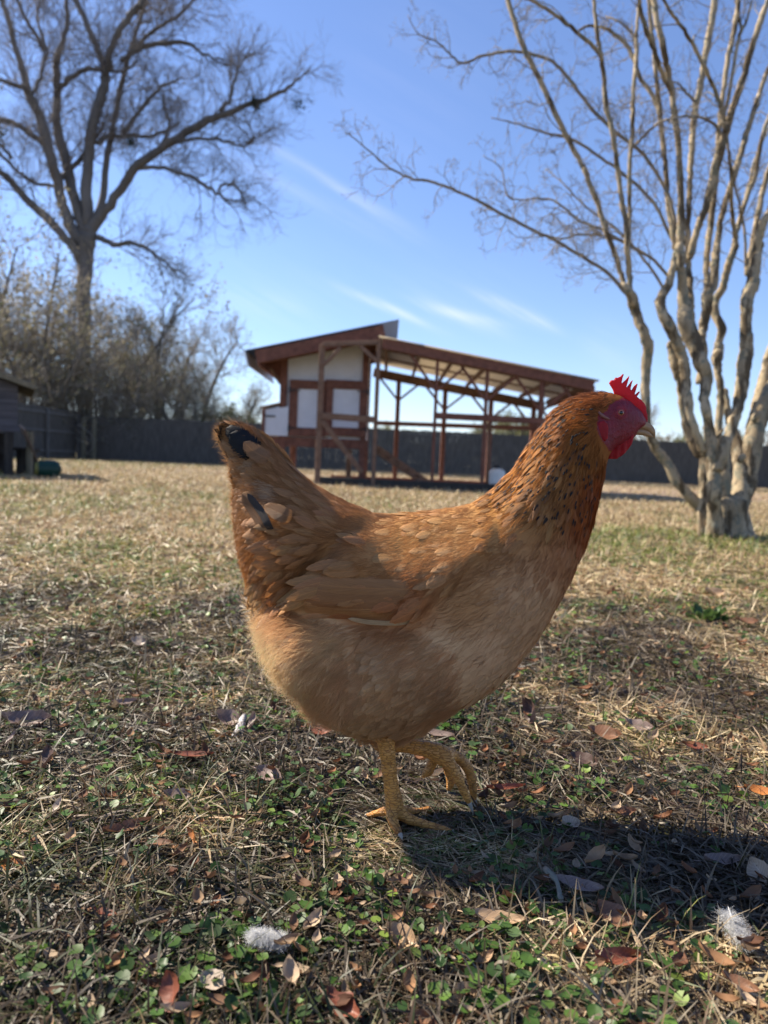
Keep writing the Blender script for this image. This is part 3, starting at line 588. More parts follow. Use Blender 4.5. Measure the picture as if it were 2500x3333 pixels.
# ---------------- big bare tree, far left
r1 = np.random.default_rng(11)
bt_limbs = [  # rows traced on the limbs: x, y, width
 ([(417,2050,92),(412,1750,84),(415,1508,80),(417,1300,92),(425,1180,110),(430,1120,100)], 36, 36),
 ([(400,1290,62),(370,1230,55),(300,1150,52),(220,1060,50),(130,980,45),(50,890,40),(0,840,36),(-110,740,28),(-240,560,16)], 36, 34),
 ([(410,1200,75),(340,1100,68),(310,1000,60),(285,900,60),(250,780,60),(215,650,60),(190,560,55),(150,480,48),(110,350,40),(80,240,35),(40,100,30),(-10,-60,24)], 36, 35),
 ([(425,1150,70),(370,1000,64),(340,850,60),(300,720,60),(280,600,50),(280,450,45),(280,300,40),(310,200,30),(330,80,26),(318,-80,20)], 36, 37.5),
 ([(430,1120,70),(430,900,62),(440,700,62),(480,520,60),(515,400,54),(512,340,44),(480,250,36),(430,120,34),(370,0,30),(320,-100,22)], 36, 36.5),
 ([(515,400,46),(530,300,40),(560,200,35),(620,100,38),(700,0,36),(760,-80,30)], 36.3, 35),
 ([(450,1100,50),(500,1000,42),(520,800,38),(560,600,34),(600,400,30),(640,260,26),(700,60,22),(740,-60,16)], 36, 38),
 ([(440,1130,74),(520,1030,56),(600,920,52),(660,830,52),(780,740,46),(880,670,46),(1000,600,46),(1100,560,36),(1230,510,30),(1370,460,24),(1450,400,15),(1530,330,8)], 36, 33.5),
 ([(660,825,34),(780,825,22),(880,850,22),(980,890,22),(1060,940,20),(1130,1005,12)], 35.4, 34),
 ([(1070,940,18),(1110,900,16),(1170,920,14),(1215,1010,7)], 34.3, 34),
 ([(870,690,22),(1000,680,18),(1100,690,17),(1200,720,15),(1240,680,12),(1220,600,7)], 34.6, 34),
 ([(470,700,30),(560,665,28),(700,675,22),(800,650,18),(880,600,8)], 36.2, 37),
 ([(600,650,25),(680,550,25),(750,470,22),(800,420,18),(890,385,10)], 36.6, 37),
 ([(590,300,30),(700,230,30),(830,215,28),(930,215,22),(1000,260,15),(1100,300,8)], 36.6, 35.5),
 ([(640,260,26),(740,160,22),(860,90,19),(950,0,15),(1040,-60,9)], 37, 36.5),
 ([(290,440,30),(350,380,28),(420,345,28),(500,345,22),(600,350,16),(680,300,9)], 36.8, 35.8),
 ([(480,1165,36),(560,1200,30),(640,1190,26),(720,1220,20),(800,1280,15),(890,1370,8)], 36, 35),
 ([(190,560,42),(140,450,34),(60,410,26),(-40,390,18)], 35.4, 34.5),
 ([(215,710,38),(100,620,32),(0,590,28),(-120,560,18)], 35.6, 36.5),
 ([(280,915,22),(180,900,20),(90,840,18),(0,760,16),(-80,700,10)], 36, 35),
 ([(300,880,34),(350,830,32),(410,760,28),(460,700,20),(520,600,12)], 36, 37),
 ([(1080,545,28),(1130,480,22),(1150,400,18),(1180,310,12),(1230,230,7)], 34.3, 35),
 ([(790,730,24),(830,620,18),(800,500,14),(780,440,8)], 35, 36),
 ([(220,250,26),(160,150,22),(110,60,18),(60,-60,12)], 36, 35),
 ([(690,40,26),(730,-20,22),(860,-60,16),(1000,-40,8)], 35, 35),
 ([(150,480,24),(200,380,20),(220,250,18),(190,100,14),(200,-60,9)], 35.3, 36.5),
 ([(60,780,22),(-10,700,18),(-100,660,12)], 35, 34),
]
big = empty('bare_tree', tuple(G(0, 0, 0)*0+np.array([P(277, 1300, 36)[0], 36, 0]))); tag(big, 'very tall bare tree with spreading limbs at the far left', 'tree')
tr = MB(); tw = []
for k, (rows, y0, y1) in enumerate(bt_limbs):
    pts, rad = traced(rows, y0, y1, E_, .80, r1)
    if k == 0: pts[0, 2] = -.1
    pts[1:] += r1.normal(0, .03, (len(pts)-1, 3)); V, F, T = tube(pts, rad, 9, lump=.05, ph=k); tr.add(V, [F, T])
    if k: along(tw, pts, rad, .25, r1, 2.6, 2, start=.22 if k != 16 else .1, nb=6, wig=.22, upb=.05, rr=.55)
tr.build('trunk', bark('grey_bark', (.09, .08, .072), (.22, .20, .18), sc=.8), big)
print('big twigs', len(tw))
emit(tw, sides=lambda l: 3, rmin=.0048).build('crown', bark('twig_bark', (.15, .132, .12), (.27, .24, .22), sc=.5), big)
def leafcards(pts, R_, size, per=2, spread=.15):
    pts = np.repeat(np.array(pts), per, 0); n = len(pts); c = pts+R_.normal(0, spread, (n, 3)); a = R_.normal(0, 1, (n, 3)); a /= np.linalg.norm(a, axis=1, keepdims=True)
    b = np.cross(a, R_.normal(0, 1, (n, 3))); b /= np.linalg.norm(b, axis=1, keepdims=True); s = R_.uniform(.6, 1.3, (n, 1))*size
    nn = np.cross(a, b)*s*.25
    V = np.stack([c-a*s, c-b*s*.45+nn, c+a*s, c+b*s*.45+nn], 1).reshape(-1, 3); return V, np.arange(n*4).reshape(-1, 4)
# dark clumps of greenery caught in the crown
clg = attrmat('dark_clump_leaves', .6, .3, .2, 4, .3)
for (X, Y_, rad) in ((1465, 510, .38), (1265, 520, .22), (5, 670, .5), (640, 700, .2), (1245, 495, .22)):
    u, v = E_(X, Y_); c = P(u, v, 34); V, F = leafcards(c+r1.normal(0, rad*.5, (160, 3)), r1, .06, 1, .02); mesh('leaf_clump', V, [F], clg, big, col=np.tile([.045, .055, .03], (len(V), 1)))['kind'] = 'stuff'

# ---------------- crape myrtle, right
r2 = np.random.default_rng(5)
cm_limbs = [
 (B_, [(905,1960,120),(840,1880,105),(740,1780,85),(660,1680,88),(600,1560,82),(530,1480,80),(490,1400,76),(455,1270,70),(450,1150,74),(445,1000,76),(452,850,82),(462,740,92),(440,640,88),(395,540,80),(365,440,90),(335,350,84),(290,290,56)], 4.85, 4.75, 0),
 (A_, [(330,2330,52),(300,2200,48),(230,1980,50),(180,1850,50),(120,1650,50),(60,1500,50),(0,1340,48)], 4.75, 4.8, 1),
 (Cc, [(955,660,24),(905,570,27),(840,440,27),(790,330,27),(740,230,27),(700,140,26),(655,0,24),(630,-120,20)], 4.8, 4.9, 3),
 (A_, [(370,2330,60),(365,2160,58),(350,1990,56),(340,1800,56),(305,1600,50),(280,1400,50),(250,1200,50),(215,1000,50),(180,850,52),(160,600,46),(130,400,42),(100,200,38),(80,0,34),(60,-200,28)], 4.75, 4.5, 2),
 (A_, [(352,1950,46),(365,1800,44),(365,1600,42),(370,1300,44),(390,1050,46),(390,900,44),(400,700,42),(415,500,38),(420,300,34),(435,100,30),(440,-100,26)], 4.75, 5.2, 2),
 (Cc, [(1150,1170,18),(1100,1120,16),(1050,1060,15),(960,1000,14),(860,940,14),(760,890,13),(640,830,13),(540,775,12),(440,730,12),(360,700,11),(290,690,10),(200,650,8),(130,590,6),(30,510,4)], 4.75, 4.3, 4),
 (Cc, [(1310,900,15),(1270,745,15),(1180,600,15),(1060,500,15),(960,400,15),(880,290,14),(820,235,13),(740,205,13),(640,200,12),(560,215,11),(480,245,10),(430,205,8),(380,160,7),(310,130,5),(270,60,3)], 5.0, 5.4, 4),
 (Cc, [(1310,970,15),(1240,820,14),(1180,740,13),(1090,660,12),(1000,600,12),(900,535,11),(790,510,9),(700,480,7),(590,455,4)], 5.1, 5.5, 4),
 (Cc, [(1180,980,12),(1110,940,12),(1030,890,11),(930,850,10),(860,790,9),(800,765,8),(700,770,7),(650,750,6),(630,650,5),(560,600,3)], 4.9, 5.3, 4),
 (Cc, [(1290,1080,13),(1200,990,12),(1100,930,11),(1020,910,10),(930,905,9),(860,920,7),(780,900,4)], 5.1, 4.7, 4),
 (Cc, [(1260,1120,12),(1180,1000,11),(1080,890,10),(960,800,8),(860,700,5),(800,650,3)], 5.1, 5.6, 4),
 (A_, [(610,930,46),(570,800,44),(440,600,46),(400,470,46),(330,350,44),(230,260,38),(150,220,34),(20,210,28),(-60,260,20)], 5.2, 5.4, 3),
 (Cc, [(1020,230,20),(985,180,20),(920,120,18),(860,75,17),(800,30,16),(740,0,14),(660,-60,10)], 4.6, 4.4, 3),
 # main cluster
 (B_, [(1000,2090,250),(990,1980,215),(985,1850,185),(985,1700,160),(1000,1560,120),(1010,1450,80)], 4.90, 4.95, 0),
 (B_, [(1090,2090,150),(1110,1900,140),(1130,1700,130),(1120,1500,120),(1080,1350,90),(1040,1200,70),(1010,1050,60)], 4.8, 5.2, 0),
 (B_, [(865,2080,110),(860,1900,92),(865,1700,90),(865,1500,80),(830,1500,74),(770,1400,72),(730,1250,68),(700,1050,64),(690,960,66),(660,880,82),(640,780,76),(625,715,60)], 4.72, 4.85, 0),
 (B_, [(865,1500,62),(850,1450,62),(800,1330,74),(760,1200,84),(740,1050,80),(730,900,86),(715,800,84),(670,700,90),(610,560,96),(555,450,84),(560,370,80),(610,280,70),(645,160,62),(660,60,56)], 4.72, 4.9, 0),
 (A_, [(748,2120,60),(735,2000,56),(710,1850,56),(670,1600,52),(655,1350,48),(630,1100,50),(610,900,50),(590,700,46),(570,500,42),(545,250,42),(520,0,38),(500,-200,34)], 4.95, 5.1, 2),
 (B_, [(945,2090,150),(945,1950,130),(940,1750,115),(935,1600,112),(920,1480,105),(900,1300,84),(885,1200,82),(870,1100,82),(890,950,96),(850,850,120),(800,720,130),(740,560,150),(730,450,120),(712,300,78),(700,150,74),(692,0,76)], 4.66, 4.9, 0),
 (A_, [(767,2000,88),(780,1850,84),(780,1700,76),(770,1400,62),(750,1100,60),(720,850,60),(680,600,60),(640,400,60),(600,200,58),(560,0,56),(530,-200,46)], 4.9, 4.85, 2),
 (A_, [(700,750,40),(640,620,44),(560,400,46),(480,180,44),(440,0,42),(400,-200,36)], 4.85, 4.5, 2),
 (B_, [(960,1620,90),(1000,1500,92),(1050,1350,90),(1100,1200,92),(1130,1050,105),(1150,900,115),(1165,780,115),(1170,650,102),(1170,500,92),(1180,380,110),(1220,250,104),(1240,100,90),(1255,0,84)], 4.62, 4.8, 0),
 (A_, [(1380,2030,90),(1400,1900,86),(1440,1780,78),(1500,1660,70),(1600,1400,60),(1700,1100,50)], 4.8, 4.7, 2),
 (B_, [(1040,2090,180),(1090,1950,170),(1160,1750,160),(1190,1600,160),(1220,1400,160),(1260,1250,150),(1320,1100,130),(1400,950,120),(1480,750,100),(1500,500,90)], 4.9, 5.2, 0),
 (B_, [(1240,1300,110),(1250,1150,100),(1290,1000,90),(1320,850,84),(1380,650,70),(1420,400,60)], 5.0, 5.4, 0),
 (B_, [(840,1000,80),(860,800,74),(850,650,70),(862,580,76),(880,480,84),(893,350,92),(930,280,80),(942,150,72),(960,0,62)], 5.0, 5.15, 0),
 (A_, [(1060,2000,62),(1100,1750,62),(1140,1600,60),(1220,1350,60),(1280,1150,58),(1340,950,54),(1390,800,50),(1440,650,46),(1520,450,40)], 5.15, 5.4, 2),
 (B_, [(960,1450,70),(975,1250,62),(985,1050,60),(968,900,62),(960,820,90),(965,770,90),(975,690,66),(992,600,70),(945,480,72),(950,400,66),(1000,300,62),(1040,150,62),(1090,0,60)], 5.1, 5.25, 0),
 (A_, [(1205,2000,66),(1215,1900,56),(1240,1800,48),(1300,1600,48),(1370,1400,46),(1400,1250,46),(1440,1050,42),(1500,900,38)], 5.25, 5.4, 2),
 (A_, [(850,2060,72),(865,2000,72),(920,1800,70),(980,1650,72),(1030,1450,80),(1080,1250,92),(1130,1080,84),(1180,900,72),(1250,700,66),(1310,500,62),(1370,300,60),(1440,100,58),(1500,-60,50)], 4.95, 4.7, 2),
 (A_, [(844,2544,66),(862,2400,62),(850,2250,60),(838,2130,58),(835,1800,52),(845,1600,54),(855,1350,56),(870,1100,62),(890,900,62),(940,650,62),(980,400,66),(1020,200,66),(1050,0,62),(1075,-200,54)], 4.86, 5.4, 2),
 (A_, [(990,2440,62),(985,2220,60),(982,2080,60),(1010,1850,64),(1030,1650,62),(1060,1400,60),(1075,1200,54),(1085,1000,48),(1110,800,46),(1150,500,50),(1200,250,50),(1240,0,46),(1260,-160,38)], 5.05, 5.5, 2),
 (A_, [(1110,980,40),(1140,850,38),(1180,650,36),(1230,350,36),(1262,240,34),(1300,180,26),(1345,0,20)], 5.35, 5.5, 3),
 (A_, [(1262,240,28),(1240,120,24),(1215,0,20)], 5.45, 5.5, 3),
 (A_, [(1135,1040,46),(1110,900,42),(1060,750,40),(980,570,40),(880,370,38),(800,240,36),(700,100,34),(640,0,30),(600,-80,24)], 4.75, 4.4, 3),
 (A_, [(1210,1900,44),(1190,1700,40),(1180,1450,34),(1165,1250,30),(1150,1100,26)], 5.2, 4.9, 3),
 (A_, [(1300,2200,30),(1290,1900,28),(1250,1650,26),(1200,1450,24),(1180,1350,20)], 5.3, 5.2, 3),
 (A_, [(1310,2180,66),(1370,1850,60),(1400,1700,58),(1440,1500,54),(1500,1300,48)], 5.3, 5.5, 2),
 (A_, [(1200,1900,30),(1290,1600,30),(1350,1350,28),(1420,1150,26),(1500,980,20)], 5.5, 5.7, 3),
 (A_, [(1120,1120,24),(1050,1000,24),(930,940,22),(800,930,20),(660,960,14)], 4.9, 4.5, 4),
 (A_, [(400,1170,26),(480,1090,24),(600,980,20),(720,940,12)], 5.2, 4.6, 4),
 (A_, [(400,470,24),(430,370,22),(380,260,20),(280,170,18),(180,130,12)], 5.4, 5.6, 4),
 (A_, [(910,840,26),(840,760,22),(760,670,16),(700,650,8)], 5.3, 5.0, 4),
]
cmt = empty('crape_myrtle', tuple(G(2365, 1735))); tag(cmt, 'bare multi-stemmed tree with smooth pale trunks at the right', 'tree')
cb = bark('peeling_pale_bark', (.24, .185, .115), (.50, .40, .265), (.20, .19, .14), 9, (.085, .06, .036))
smallb = bark('twig_grey_bark', (.15, .12, .09), (.36, .30, .23), (.20, .20, .16), 12)
tw = []
for k, (cvf, rows, y0, y1, kind) in enumerate(cm_limbs):
    pts, rad = traced(rows, y0, y1, cvf, {0: .84, 1: .82, 2: .78, 3: .76, 4: .9}[kind], r2, sub=5, yw=.02)
    n_ = len(pts)
    if kind == 0 and rows[0][1] > 1900: pts[0, 2] = min(pts[0, 2], -.01)
    rad = rad*(1+.045*np.sin(np.arange(n_)*.9+k)+.025*r2.normal(0, 1, n_)) if kind <= 2 else rad*(1+.04*r2.normal(0, 1, n_))
    pts = pts+r2.normal(0, .0022, pts.shape)
    if kind >= 1:
        e_0 = unit(pts[0]-pts[1]); pts = np.vstack([pts[0]+e_0*rad[0]*1.2, pts[0]+e_0*rad[0]*.7, pts]); rad = np.append([rad[0]*.2, rad[0]*.75], rad)
        V, F, T = tube(pts, rad, 8 if kind > 2 else 12, lump=.04, ph=k); q = MB(); q.add(V, [F, T]); q.build('limb', smallb if kind == 4 else cb, cmt)
        along(tw, pts, rad, {1: .45, 2: .34, 3: .16, 4: .065}[kind], r2, {1: .24, 2: .32, 3: .36, 4: .30}[kind], 2, start=.12, nb=4, wig=.34, upb=.02, ang=(.4, 1.2), rr=.7, lr=(.4, .7))
    else:
        e_n = unit(pts[-1]-pts[-2]); rl = rad[-1]; pts = np.vstack([pts, pts[-1]+e_n*rl*.5, pts[-1]+e_n*rl*.9, pts[-1]+e_n*rl*1.1]); rad = np.append(rad, [rl*.85, rl*.5, rl*.15])
        V, F, T = tube(pts, rad, 18, lump=.035, ph=k*1.7); q = MB(); q.add(V, [F, T]); q.build('stem', cb, cmt)
# root flare, lumps and cut stubs
bx, by = G(2330, 1733)[:2]; bx2 = P(2365, 1735, 4.85)[0]
q = MB(); zs = np.array([-.02, .0, .03, .07, .12, .18, .24]); rs = np.array([.19, .185, .172, .150, .135, .125, .12])
V, F, T = tube(np.stack([0*zs+bx2-.01, 0*zs+4.85, zs], -1), rs, 30, lump=.11); V = V+r2.normal(0, .005, V.shape); q.add(V, [F, T]); q.build('root_flare', cb, cmt)
for (X, Y_, D, rr_, L_) in ((1135, 1530, 4.64, .020, .03), (1245, 1230, 4.72, .020, .04), (945, 1740, 4.64, .022, .02), (975, 1360, 4.68, .010, .04)):
    u, v = B_(X, Y_); c = P(u, v, D); d = unit(np.array([.5, -.4, .9])); q = MB(); q.tube([c-d*L_, c, c+d*L_*.6, c+d*L_], [rr_*.9, rr_*1.1, rr_*.95, rr_*.5], 12); q.build('stub', cb, cmt)
print('crape twigs', len(tw))
emit(tw, sides=lambda l: 4 if l == 2 else 3, rmin=.0010).build('crown', smallb, cmt)

# ---------------- thicket behind the left fence, far trees
tb = bark('thicket_bark', (.10, .085, .07), (.20, .175, .15), sc=.6)
lf = attrmat('olive_leaves', .7, .2, .45, 2, .3)
def shrub_proto(name, h, spread, stems, seed, nleaf, leafc, lev=3, trunk_h=.25, leafsize=.05, upb=.10, nb=4, lean=.35):
    R_ = np.random.default_rng(seed); root = empty(name, (0, 0, 0)); tk = MB(); out = []; lv = []
    for k in range(stems):
        a = R_.uniform(0, 6.28); b = np.array([math.cos(a), math.sin(a), 0])*R_.uniform(0, spread*.3); d = unit(np.array([math.cos(a)*lean, math.sin(a)*lean, 1])); L = h*R_.uniform(.6, .95)
        pts = [b]; dd = d
        for i in range(7): dd = unit(dd+R_.normal(0, .12, 3)+[0, 0, .05]); pts.append(pts[-1]+dd*L/7)
        pts = np.array(pts); rad = np.linspace(h*.014, h*.003, 8)*(1.6 if stems <= 2 else 1)
        V, F, T = tube(pts, rad, 6); tk.add(V, [F, T])
        along(out, pts, rad, h*.045 if stems > 2 else h*.028, R_, h*.30, lev-1, start=trunk_h, nb=nb, wig=.26, upb=upb, leaf=lv)
    tk.build('trunk', tb, root)
    lvp = np.array(lv); lvp = lvp[R_.integers(0, len(lvp), min(nleaf, len(lvp)*3))]
    q = emit(out, sides=lambda l: 3, rmin=.006); nt_ = q.n
    V, F = leafcards(lvp, R_, leafsize, 1, .12); q.add(V, [F])
    Vt = np.concatenate(q.v); cc = np.zeros((len(Vt), 3)); cc[:nt_] = (.50, .45, .39); lc = np.array(leafc)[R_.integers(0, len(leafc), len(V)//4)]; cc[nt_:] = np.repeat(lc, 4, 0)
    mesh('crown', Vt, [np.concatenate(f) for f in q.f.values()], lf, root, col=cc); return root
def put(proto, x, y, s, rz, label, first, group, sz=None):
    if first: o = proto
    else:
        o = proto.copy(); C.objects.link(o)
        for ch in proto.children: c = ch.copy(); C.objects.link(c); c.parent = o
    o.location = (x, y, 0); o.rotation_euler = (0, 0, rz); o.scale = (s, s, sz or s); tag(o, label, 'tree' if 'tree' in label else 'shrub', group); return o
OL = [(.31, .28, .18), (.36, .32, .22), (.26, .24, .15), (.40, .35, .26)]; GR = [(.15, .16, .07), (.22, .225, .11), (.28, .28, .15)]
pA = shrub_proto('scrub_tree', 8.0, 4, 6, 31, 2200, OL, leafsize=.075)
pB = shrub_proto('scrub_tree', 6.0, 4, 8, 32, 3000, OL+OL+GR, leafsize=.07)
pC = shrub_proto('small_bare_tree', 7.0, 1, 2, 33, 700, GR, leafsize=.06, trunk_h=.35, nb=6)
pD = shrub_proto('evergreen_shrub', 3.0, 2, 6, 34, 7000, GR, leafsize=.06, upb=.03)
G1 = 'scrub trees crowding behind the left fence'
lay = [(pA, 40, 35.0, 1.45, 'tallest scrub tree of the thicket at the left edge'), (pA, -90, 33.5, 1.3, 'brown scrub tree cut by the left edge of the view'), (pA, 190, 34.0, 1.28, 'brownish scrub tree in front of the tall bare trunk'),
       (pB, 110, 32.5, 1.35, 'dense scrub tree just above the raised shed roof'), (pB, 330, 33.0, 1.12, 'dense scrub tree right of the tall bare trunk'), (pA, 300, 38.0, 1.05, 'pale scrub tree seen behind the tall bare trunk'),
       (pB, 460, 32.6, .82, 'lower scrub tree over the left part of the back fence'), (pB, 20, 32.3, .9, 'dark scrub tree overhanging the left corner fence'), (pA, 430, 39.5, .9, 'thin scrub tree behind the lower scrub'), 
       (pB, 590, 33.2, .60, 'low scrub tree between the two small bare trees'), (pB, 700, 34.5, .48, 'short scrub bush left of the hen tail'), (pB, 230, 31.9, .72, 'scrub bush drooping over the back fence near the corner')]
seen = set()
for (pr_, u, Y, s, lb) in lay:
    x = P(u, 1400, Y)[0]; put(pr_, x, Y, s, rng.uniform(0, 6.28), lb, id(pr_) not in seen, G1); seen.add(id(pr_))
G2 = 'small bare trees behind the fence'
for i, (u, Y, s, lb) in enumerate([(560, 35, .98, 'small bare tree left of the coop, the taller slim one'), (645, 36, 1.0, 'small bare tree closest to the coop on its left'), (470, 38, 1.12, 'pale bare tree rising at the right rim of the thicket'), (705, 37, .86, 'thin bare tree next to the short scrub bush'), (610, 40, 1.05, 'faint bare tree behind the two small bare trees'), (775, 41, .62, 'low thin bare tree just left of the coop roof end'), (380, 40, 1.2, 'bare tree fading into the thicket right of the tall trunk'), (2130, 37, .52, 'small bare tree between hen beak and pale trunks'), (2480, 36, .66, 'small bare tree behind the right edge of the pale trunks')]):
    put(pC, P(u, 1400, Y)[0], Y, s, i*1.7+.4, lb, i == 0, G2)
G3 = 'evergreen shrubs beyond the back fence'
for i, (u, Y, s, lb) in enumerate([(745, 35, .95, 'evergreen shrub beside the left end of the coop'), (820, 38, .72, 'evergreen shrub partly behind the coop nest box'), (1290, 60, 1.2, 'far evergreen shrub seen through the first bay of the run'), (1500, 62, .9, 'low far evergreen shrub seen through the middle of the run'), (1620, 60, 1.5, 'far evergreen shrub seen through the middle bays of the run'), (1700, 61, 1.75, 'rounder far evergreen shrub in the right bays of the run'), (1790, 58, 1.0, 'far evergreen shrub near the low end of the run'), (1400, 64, .85, 'faint far shrub behind the wooden pole bay'),
                                 (2060, 45, .8, 'shrub showing just above the fence under the beak'), (2200, 42, .75, 'shrub behind the leftmost pale trunk'), (2290, 41, 1.05, 'dark evergreen between the pale trunks'), (2420, 44, .9, 'shrub above the fence at the right edge')]):
    put(pD, P(u, 1400, Y)[0], Y, s, i*2.1, lb, i == 0, G3)
m = NT('far_wood', .9, .1); m.col(m.ramp(m.noise(1.5, 5), [(.35, (.08, .075, .06)), (.7, (.17, .16, .13))]))
# distant wood, one mass on the horizon
R_ = np.random.default_rng(77); q = MB()
cs = np.stack([R_.uniform(-50, 60, 9000), R_.uniform(75, 95, 9000), R_.uniform(0, 1, 9000)**.8], -1); hh = 2.6+1.7*vnoise(cs[:, 0], cs[:, 0]*0, .06, 5); cs[:, 2] *= hh
V, F = leafcards(cs, R_, .38, 1, .2); q.add(V, [F]); tag(q.build('distant_wood', m.m), 'grey hazy line of distant trees above the back fence', 'wood', kind='stuff')
# ================================================================== HEN
# profile coordinates below are in a 1659-wide tracing of the side view; hp() lays them on the hen's own middle plane
KD = 2500/1659.0; Y0 = .80
def hp(U, V_): p = P(U*KD, V_*KD, Y0); return p[0], p[2]
_o = P(0, 0, Y0); _a = P(KD*1000, 0, Y0)-_o; _b = P(0, KD*1000, Y0)-_o
_Mi = np.linalg.inv(np.array([[_a[0], _b[0]], [_a[2], _b[2]]])/1000)
def prof(x, z): q = np.stack([x-_o[0], z-_o[2]], -1) @ _Mi.T; return q      # close enough for choosing feathers
def HC(X, Y_): return (1700+X/3.016)/KD, (1150+Y_/3.016)/KD                      # head close-up -> profile
OUT = [(478,950),(483,930),(496,918),(510,915),(530,918),(554,934),(580,957),(610,988),(640,1018),(680,1048),(720,1072),(770,1096),(815,1112),(870,1113),(930,1105),(985,1098),(1030,1085),(1060,1065),(1090,1035),(1120,1000),(1145,960),(1170,925),(1200,885),(1230,864),(1262,852),(1300,848),
       HC(900,398),HC(960,415),HC(1040,460),HC(1110,520),HC(1170,580),HC(1215,650),HC(1225,690),HC(1190,725),HC(1130,745),HC(1120,790),HC(1080,850),HC(1000,900),HC(900,940),HC(845,985),HC(820,1060),
       (1300,1035),(1290,1075),(1281,1115),(1268,1158),(1252,1198),(1234,1240),(1208,1290),(1178,1345),(1148,1390),(1108,1442),(1068,1482),(1030,1508),(985,1526),(950,1546),(922,1568),(893,1583),(858,1598),(825,1600),(782,1592),(738,1568),(706,1548),(676,1524),(662,1496),(634,1472),(612,1440),(590,1402),(572,1370),(566,1338),(550,1302),(532,1250),(518,1190),(511,1130),(507,1060),(507,1012),(492,978)]
def proj(V):
    """where a point of the near flank shows in the side-view tracing (far side mirrored on to it)"""
    V = np.array(V, float).reshape(-1, 3); V[:, 1] = Y0-np.abs(V[:, 1]-Y0); d = V-CAM; f = d@_fw
    return np.stack([(CU+F_PX*(d@_rt)/f)/KD, (CV-F_PX*(d@_up)/f)/KD], -1)
OUTxz = np.array([hp(*p) for p in OUT])
h = .002
x0, z0 = OUTxz.min(0)-.03; x1, z1 = OUTxz.max(0)+.03; z0 = -.012
gx_ = np.arange(x0, x1, h); gz1 = np.arange(z0, z1, h); GX, GZ = np.meshgrid(gx_, gz1, indexing='ij')
ins = inpoly(GX, GZ, OUTxz)
H = np.zeros_like(GX); src = 4*h*h
for it in range(5200):
    H[1:-1, 1:-1] = np.where(ins[1:-1, 1:-1], .25*(H[2:, 1:-1]+H[:-2, 1:-1]+H[1:-1, 2:]+H[1:-1, :-2]+src), 0)
QP = prof(GX.ravel(), GZ.ravel())
KP = [((1300,920),.62),((1220,950),.66),((1200,1050),.66),((1150,1150),.60),((1100,1250),.60),((950,1300),.60),((800,1300),.58),((850,1500),.62),((650,1450),.62),((650,1150),.56),((600,1040),.42),((560,1000),.36),((500,940),.30),((500,1080),.34),((560,1250),.48),((1000,1150),.66),((1350,900),.52)]
K = idw(QP, [p for p, _ in KP], [k for _, k in KP], 3).reshape(GX.shape)
QP = proj(np.stack([GX.ravel(), Y0-K.ravel()*np.sqrt(np.maximum(H, 0)).ravel(), GZ.ravel()], -1))
def gau(U, V_, su, sv, a, th=0):
    du, dv = QP[:, 0]-U, QP[:, 1]-V_; c, s = math.cos(th), math.sin(th); e = ((du*c+dv*s)/su)**2+((-du*s+dv*c)/sv)**2; return (a*np.exp(-e)).reshape(GX.shape)
WING = [(1075,1118),(1000,1108),(900,1122),(820,1140),(770,1165),(700,1220),(640,1272),(612,1300),(625,1312),(700,1318),(800,1334),(905,1341),(940,1290),(1000,1230),(1060,1180)]
Wm = inpoly(QP[:, 0], QP[:, 1], WING).reshape(GX.shape).astype(float)
def blur(a, k):
    for _ in range(k): a = (a+np.roll(a, 1, 0)+np.roll(a, -1, 0)+np.roll(a, 1, 1)+np.roll(a, -1, 1))/5
    return a
Hb = np.sqrt(np.maximum(H, 0)); Wd = K*Hb
Wd = .125*np.tanh(Wd/.125)
# the folded wings make a broad shelf of the back: the flank slopes outwards below the spine
ztop = np.array([GZ[i][ins[i]].max() if ins[i].any() else 0 for i in range(GX.shape[0])]); dep = np.maximum(ztop[:, None]-GZ, 0)
uu = QP[:, 0].reshape(GX.shape); fb_k = np.clip((uu-740)/90, 0, 1)*np.clip((1230-uu)/110, 0, 1); fb_k = fb_k*fb_k*(3-2*fb_k)
lim = .014+.92*dep; a_, b_ = Wd*1.04, lim; sm_ = np.maximum(.012-np.abs(a_-b_), 0)/.012; mn = np.minimum(a_, b_)-sm_*sm_*.003
Wd = np.where(ins, Wd*(1-fb_k)+mn*fb_k, Wd)
bul = blur(Wm, 14)*.010 + gau(640, 1430, 85, 85, .017)-gau(775, 1440, 28, 90, .007, .15)+gau(850, 1470, 120, 80, .008)+gau(640, 1150, 120, 110, .008)+gau(1130, 1250, 120, 120, .006)-gau(672, 1235, 80, 15, .015, -.78)+gau(HC(965,585)[0], HC(965,585)[1], 22, 20, .0012)
edge = np.clip(Hb/.02, 0, 1); Wd = Wd+bul*edge
Wd = blur(Wd, 3)*ins
# 3-D field
yr = np.arange(-.150, .1501, h); PHI = np.abs(yr)[None, None, :]-Wd[:, :, None]
dist_out = np.where(ins, 0, .002)[:, :, None]; PHI = PHI*np.clip(.35+.65*(Hb/.03), .35, 1)[:, :, None]+dist_out
